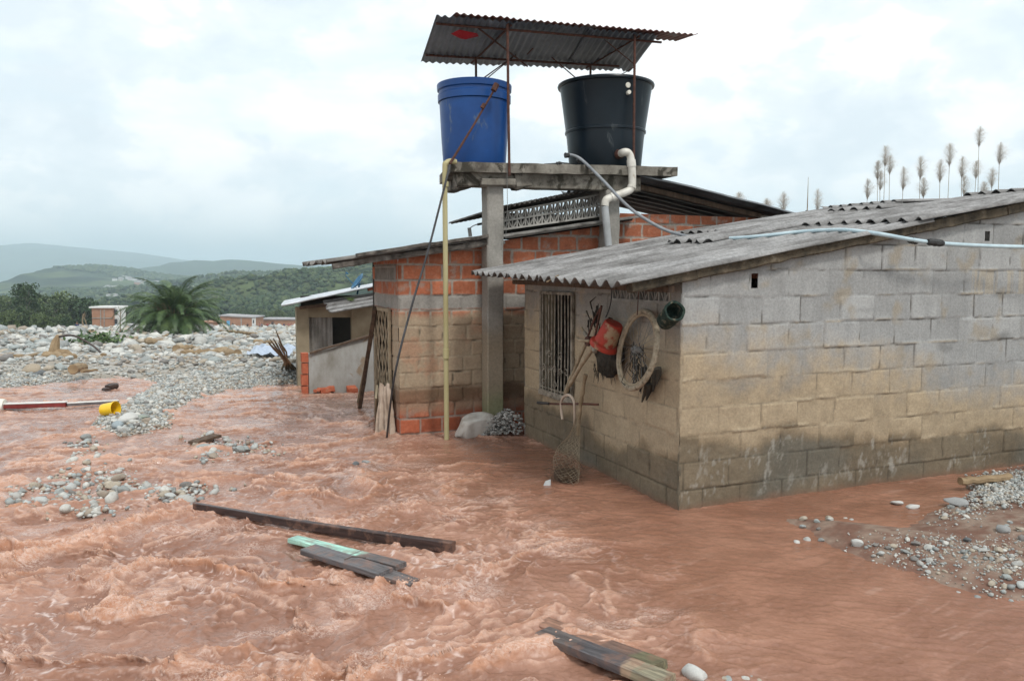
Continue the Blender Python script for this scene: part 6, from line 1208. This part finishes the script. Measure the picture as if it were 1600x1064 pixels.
def place_tree(k, p, s, label, group=None):
    o = protos[k]
    if k in used:
        r = o.copy(); col.objects.link(r)
        for ch in o.children: c = ch.copy(); col.objects.link(c); c.parent = r
        o = r
    used.add(k); o.location = p; o.scale = (s, s, s * random.uniform(.9, 1.1)); o.rotation_euler = (0, 0, random.uniform(0, 6.28)); tag(o, label, 'tree', group); return o
skl = ([-200, 0, 25, 42, 60, 80, 105, 130, 165, 185], [462, 466, 468, 462, 470, 462, 464, 466, 473, 484])
place_tree(1, gpt(42, 128), .60, 'tall thin pale trunked tree rising above the left wood')
for i in range(64):
    px = random.uniform(-150, 186); Y = random.uniform(150, 215); p = gpt(px, Y); top = PY(px, np.interp(px, *skl) + random.uniform(0, 10), Y).z; k = random.choice([0, 0, 2, 3, 3, 4, 1]); hk = [9, 11, 7, 10, 6][k]
    kd = ['round crowned tree', 'slim tall tree', 'broad low tree', 'wide spreading tree', 'bushy tree'][k]; zn = 'outside the left edge' if px < 0 else 'at the left edge of the photo' if px < 35 else 'behind the tall thin tree' if px < 70 else 'in the middle of the left wood' if px < 120 else 'behind the tall brick house'
    place_tree(k, p, max(.5, (top - p.z) / hk), 'dense green %s %s' % (kd, zn), '%ss %s' % (kd, zn))
for i in range(34):
    px = random.uniform(185, 620); Y = random.uniform(255, 330); p = gpt(px, Y); k = random.choice([0, 2, 3, 4]); top = PY(px, random.uniform(478, 492), Y).z; place_tree(k, p, max(.5, (top - p.z) / [9, 11, 7, 10, 6][k]), 'green tree behind the far brick houses', 'trees behind the far houses')
for i in range(12):
    px = random.choice([random.uniform(66, 104), random.uniform(0, 120)]); Y = random.uniform(118, 140); p = gpt(px, Y); place_tree(4, p, random.uniform(.28, .5), 'low leafy bush at the edge of the left wood', 'bushes before the left wood')
# bare stems on the plain
for (x0, y0, x1, y1, Y, r_, lab) in [(140, 522, 130, 490, 120, .16, 'pale bent dead trunk standing beside the tall brick house'), (187, 530, 188, 482, 60, .05, 'thin dry sapling left of the palm'), (327, 521, 324, 500, 120, .10, 'bare sapling right of the palm')]:
    a, b_ = PY(x0, y0, Y), PY(x1, y1, Y); mb = MB(); md = a.lerp(b_, .5) + Vector((-(b_.z - a.z) * .18 if 'bent' in lab else .02, 0, 0)); mb.tube(spline([a, md, b_], 5), [r_ * (1 - .06 * i) for i in range(11)], 6)
    for q in range(6):
        s_ = a.lerp(b_, .45 + q * .09); mb.tube([s_, s_ + Vector((random.uniform(-.09, .09) * (b_.z - a.z) * 2, random.uniform(-.1, .1), (b_.z - a.z) * .18))], [r_ * .4, r_ * .15], 4)
    single(mb, 'dead_sapling', M['stick'], lab, 'tree', a, True)
pp = Gs(158, 535, .2); mb = MB()
for i in range(260): q = pp + Vector((random.gauss(0, .55), random.gauss(0, .5), abs(random.gauss(0, .22)))); d = Vector((random.gauss(0, 1), random.gauss(0, 1), random.gauss(.3, .6))).normalized() * .14; e = d.orthogonal() * .35; mb.add([q - d, q + e, q + d, q - e], [(0, 1, 2, 3)])
single(mb, 'bush', mleaf, 'low green shrub among the stones left of the palm', 'bush', pp)
# ------------------------------------------------------------ cane plumes behind the roof
plm = mat_basic('cane_plume', [(.3, (.42, .40, .37)), (.7, (.62, .60, .56))], 12, .95)
nt = plm.node_tree; b = nt.nodes['Principled BSDF']; tr_ = N(nt, 'ShaderNodeBsdfTranslucent'); tr_.inputs[0].default_value = (.62, .60, .56, 1); ms_ = N(nt, 'ShaderNodeMixShader'); ms_.inputs[0].default_value = .55; Lk(nt, b.outputs[0], ms_.inputs[1]); Lk(nt, tr_.outputs[0], ms_.inputs[2]); Lk(nt, ms_.outputs[0], nt.nodes['Material Output'].inputs['Surface'])
reeds = [(1155, 304, 0), (1198, 314, 0), (1225, 304, 1), (1278, 298, 1), (1356, 283, 1), (1372, 254, 1), (1376, 270, 1), (1384, 230, 1), (1391, 246, 1), (1412, 264, 1), (1439, 247, 1), (1444, 281, 1), (1470, 252, 1), (1485, 226, 1), (1504, 248, 1), (1507, 277, 1), (1526, 253, 1), (1531, 200, 1), (1551, 265, 1), (1563, 226, 1), (1538, 287, 0)]
for i, (px, py, k) in enumerate(reeds):
    Y = random.uniform(13.5, 16); tp_ = PY(px, py, Y); base_ = Vector((tp_.x + random.uniform(-.1, .1), Y, -.2)); lean = Vector((random.uniform(-.06, .14), 0, 0)); L_ = random.uniform(.34, .46) * (1 if k else .6)
    t = thing('cane_plume', 'feathery grey cane plume, number %d from the left above the roofs' % (i + 1) if False else '%s feathery cane plume counted from the left above the grey roofs' % ['first', 'second', 'third', 'fourth', 'fifth', 'sixth', 'seventh', 'eighth', 'ninth', 'tenth', 'eleventh', 'twelfth', 'thirteenth', 'fourteenth', 'fifteenth', 'sixteenth', 'seventeenth', 'eighteenth', 'twentieth', 'twenty-first', 'nineteenth'][i], 'cane', base_, 'cane plumes behind the roofs')
    mb = MB(); mb.tube([base_, base_.lerp(tp_ - ZV * L_, .5) + lean * .3, tp_ - ZV * L_, tp_ - ZV * .05], [.008, .006, .004, .0015], 5); mb.build('stem', M['stick'], t)
    mb = MB()
    for q in range(420):
        u_ = random.random() ** .85; z = tp_ - ZV * (L_ * u_); wd = (.015 + .145 * math.sin(min(1, u_ * 1.05 + .02) * math.pi) ** .75) * random.uniform(.5, 1.1); a = random.uniform(0, 6.28); d = Vector((math.cos(a), math.sin(a), 0)) + lean * 3
        r0_ = z - ZV * .02; r1_ = z + d * wd * .7 + ZV * random.uniform(.02, .06); r2_ = z + d * wd * 1.2 + ZV * random.uniform(-.02, .09); e = d.cross(ZV).normalized() * .0016; mb.add([r0_ - e, r0_ + e, r1_ + e * 1.3, r1_ - e * 1.3, r2_], [(0, 1, 2, 3), (3, 2, 4)])
    mb.build('plume', plm, t)
a = PY(1263, 277, 14); mb = MB(); mb.tube([Vector((a.x - .05, 14, -.2)), a - ZV * .5, a], [.012, .009, .003], 5); single(mb, 'bare_cane', M['stick'], 'single bare cane stem standing above the dark metal roof', 'cane', Vector((a.x, 14, -.2)))
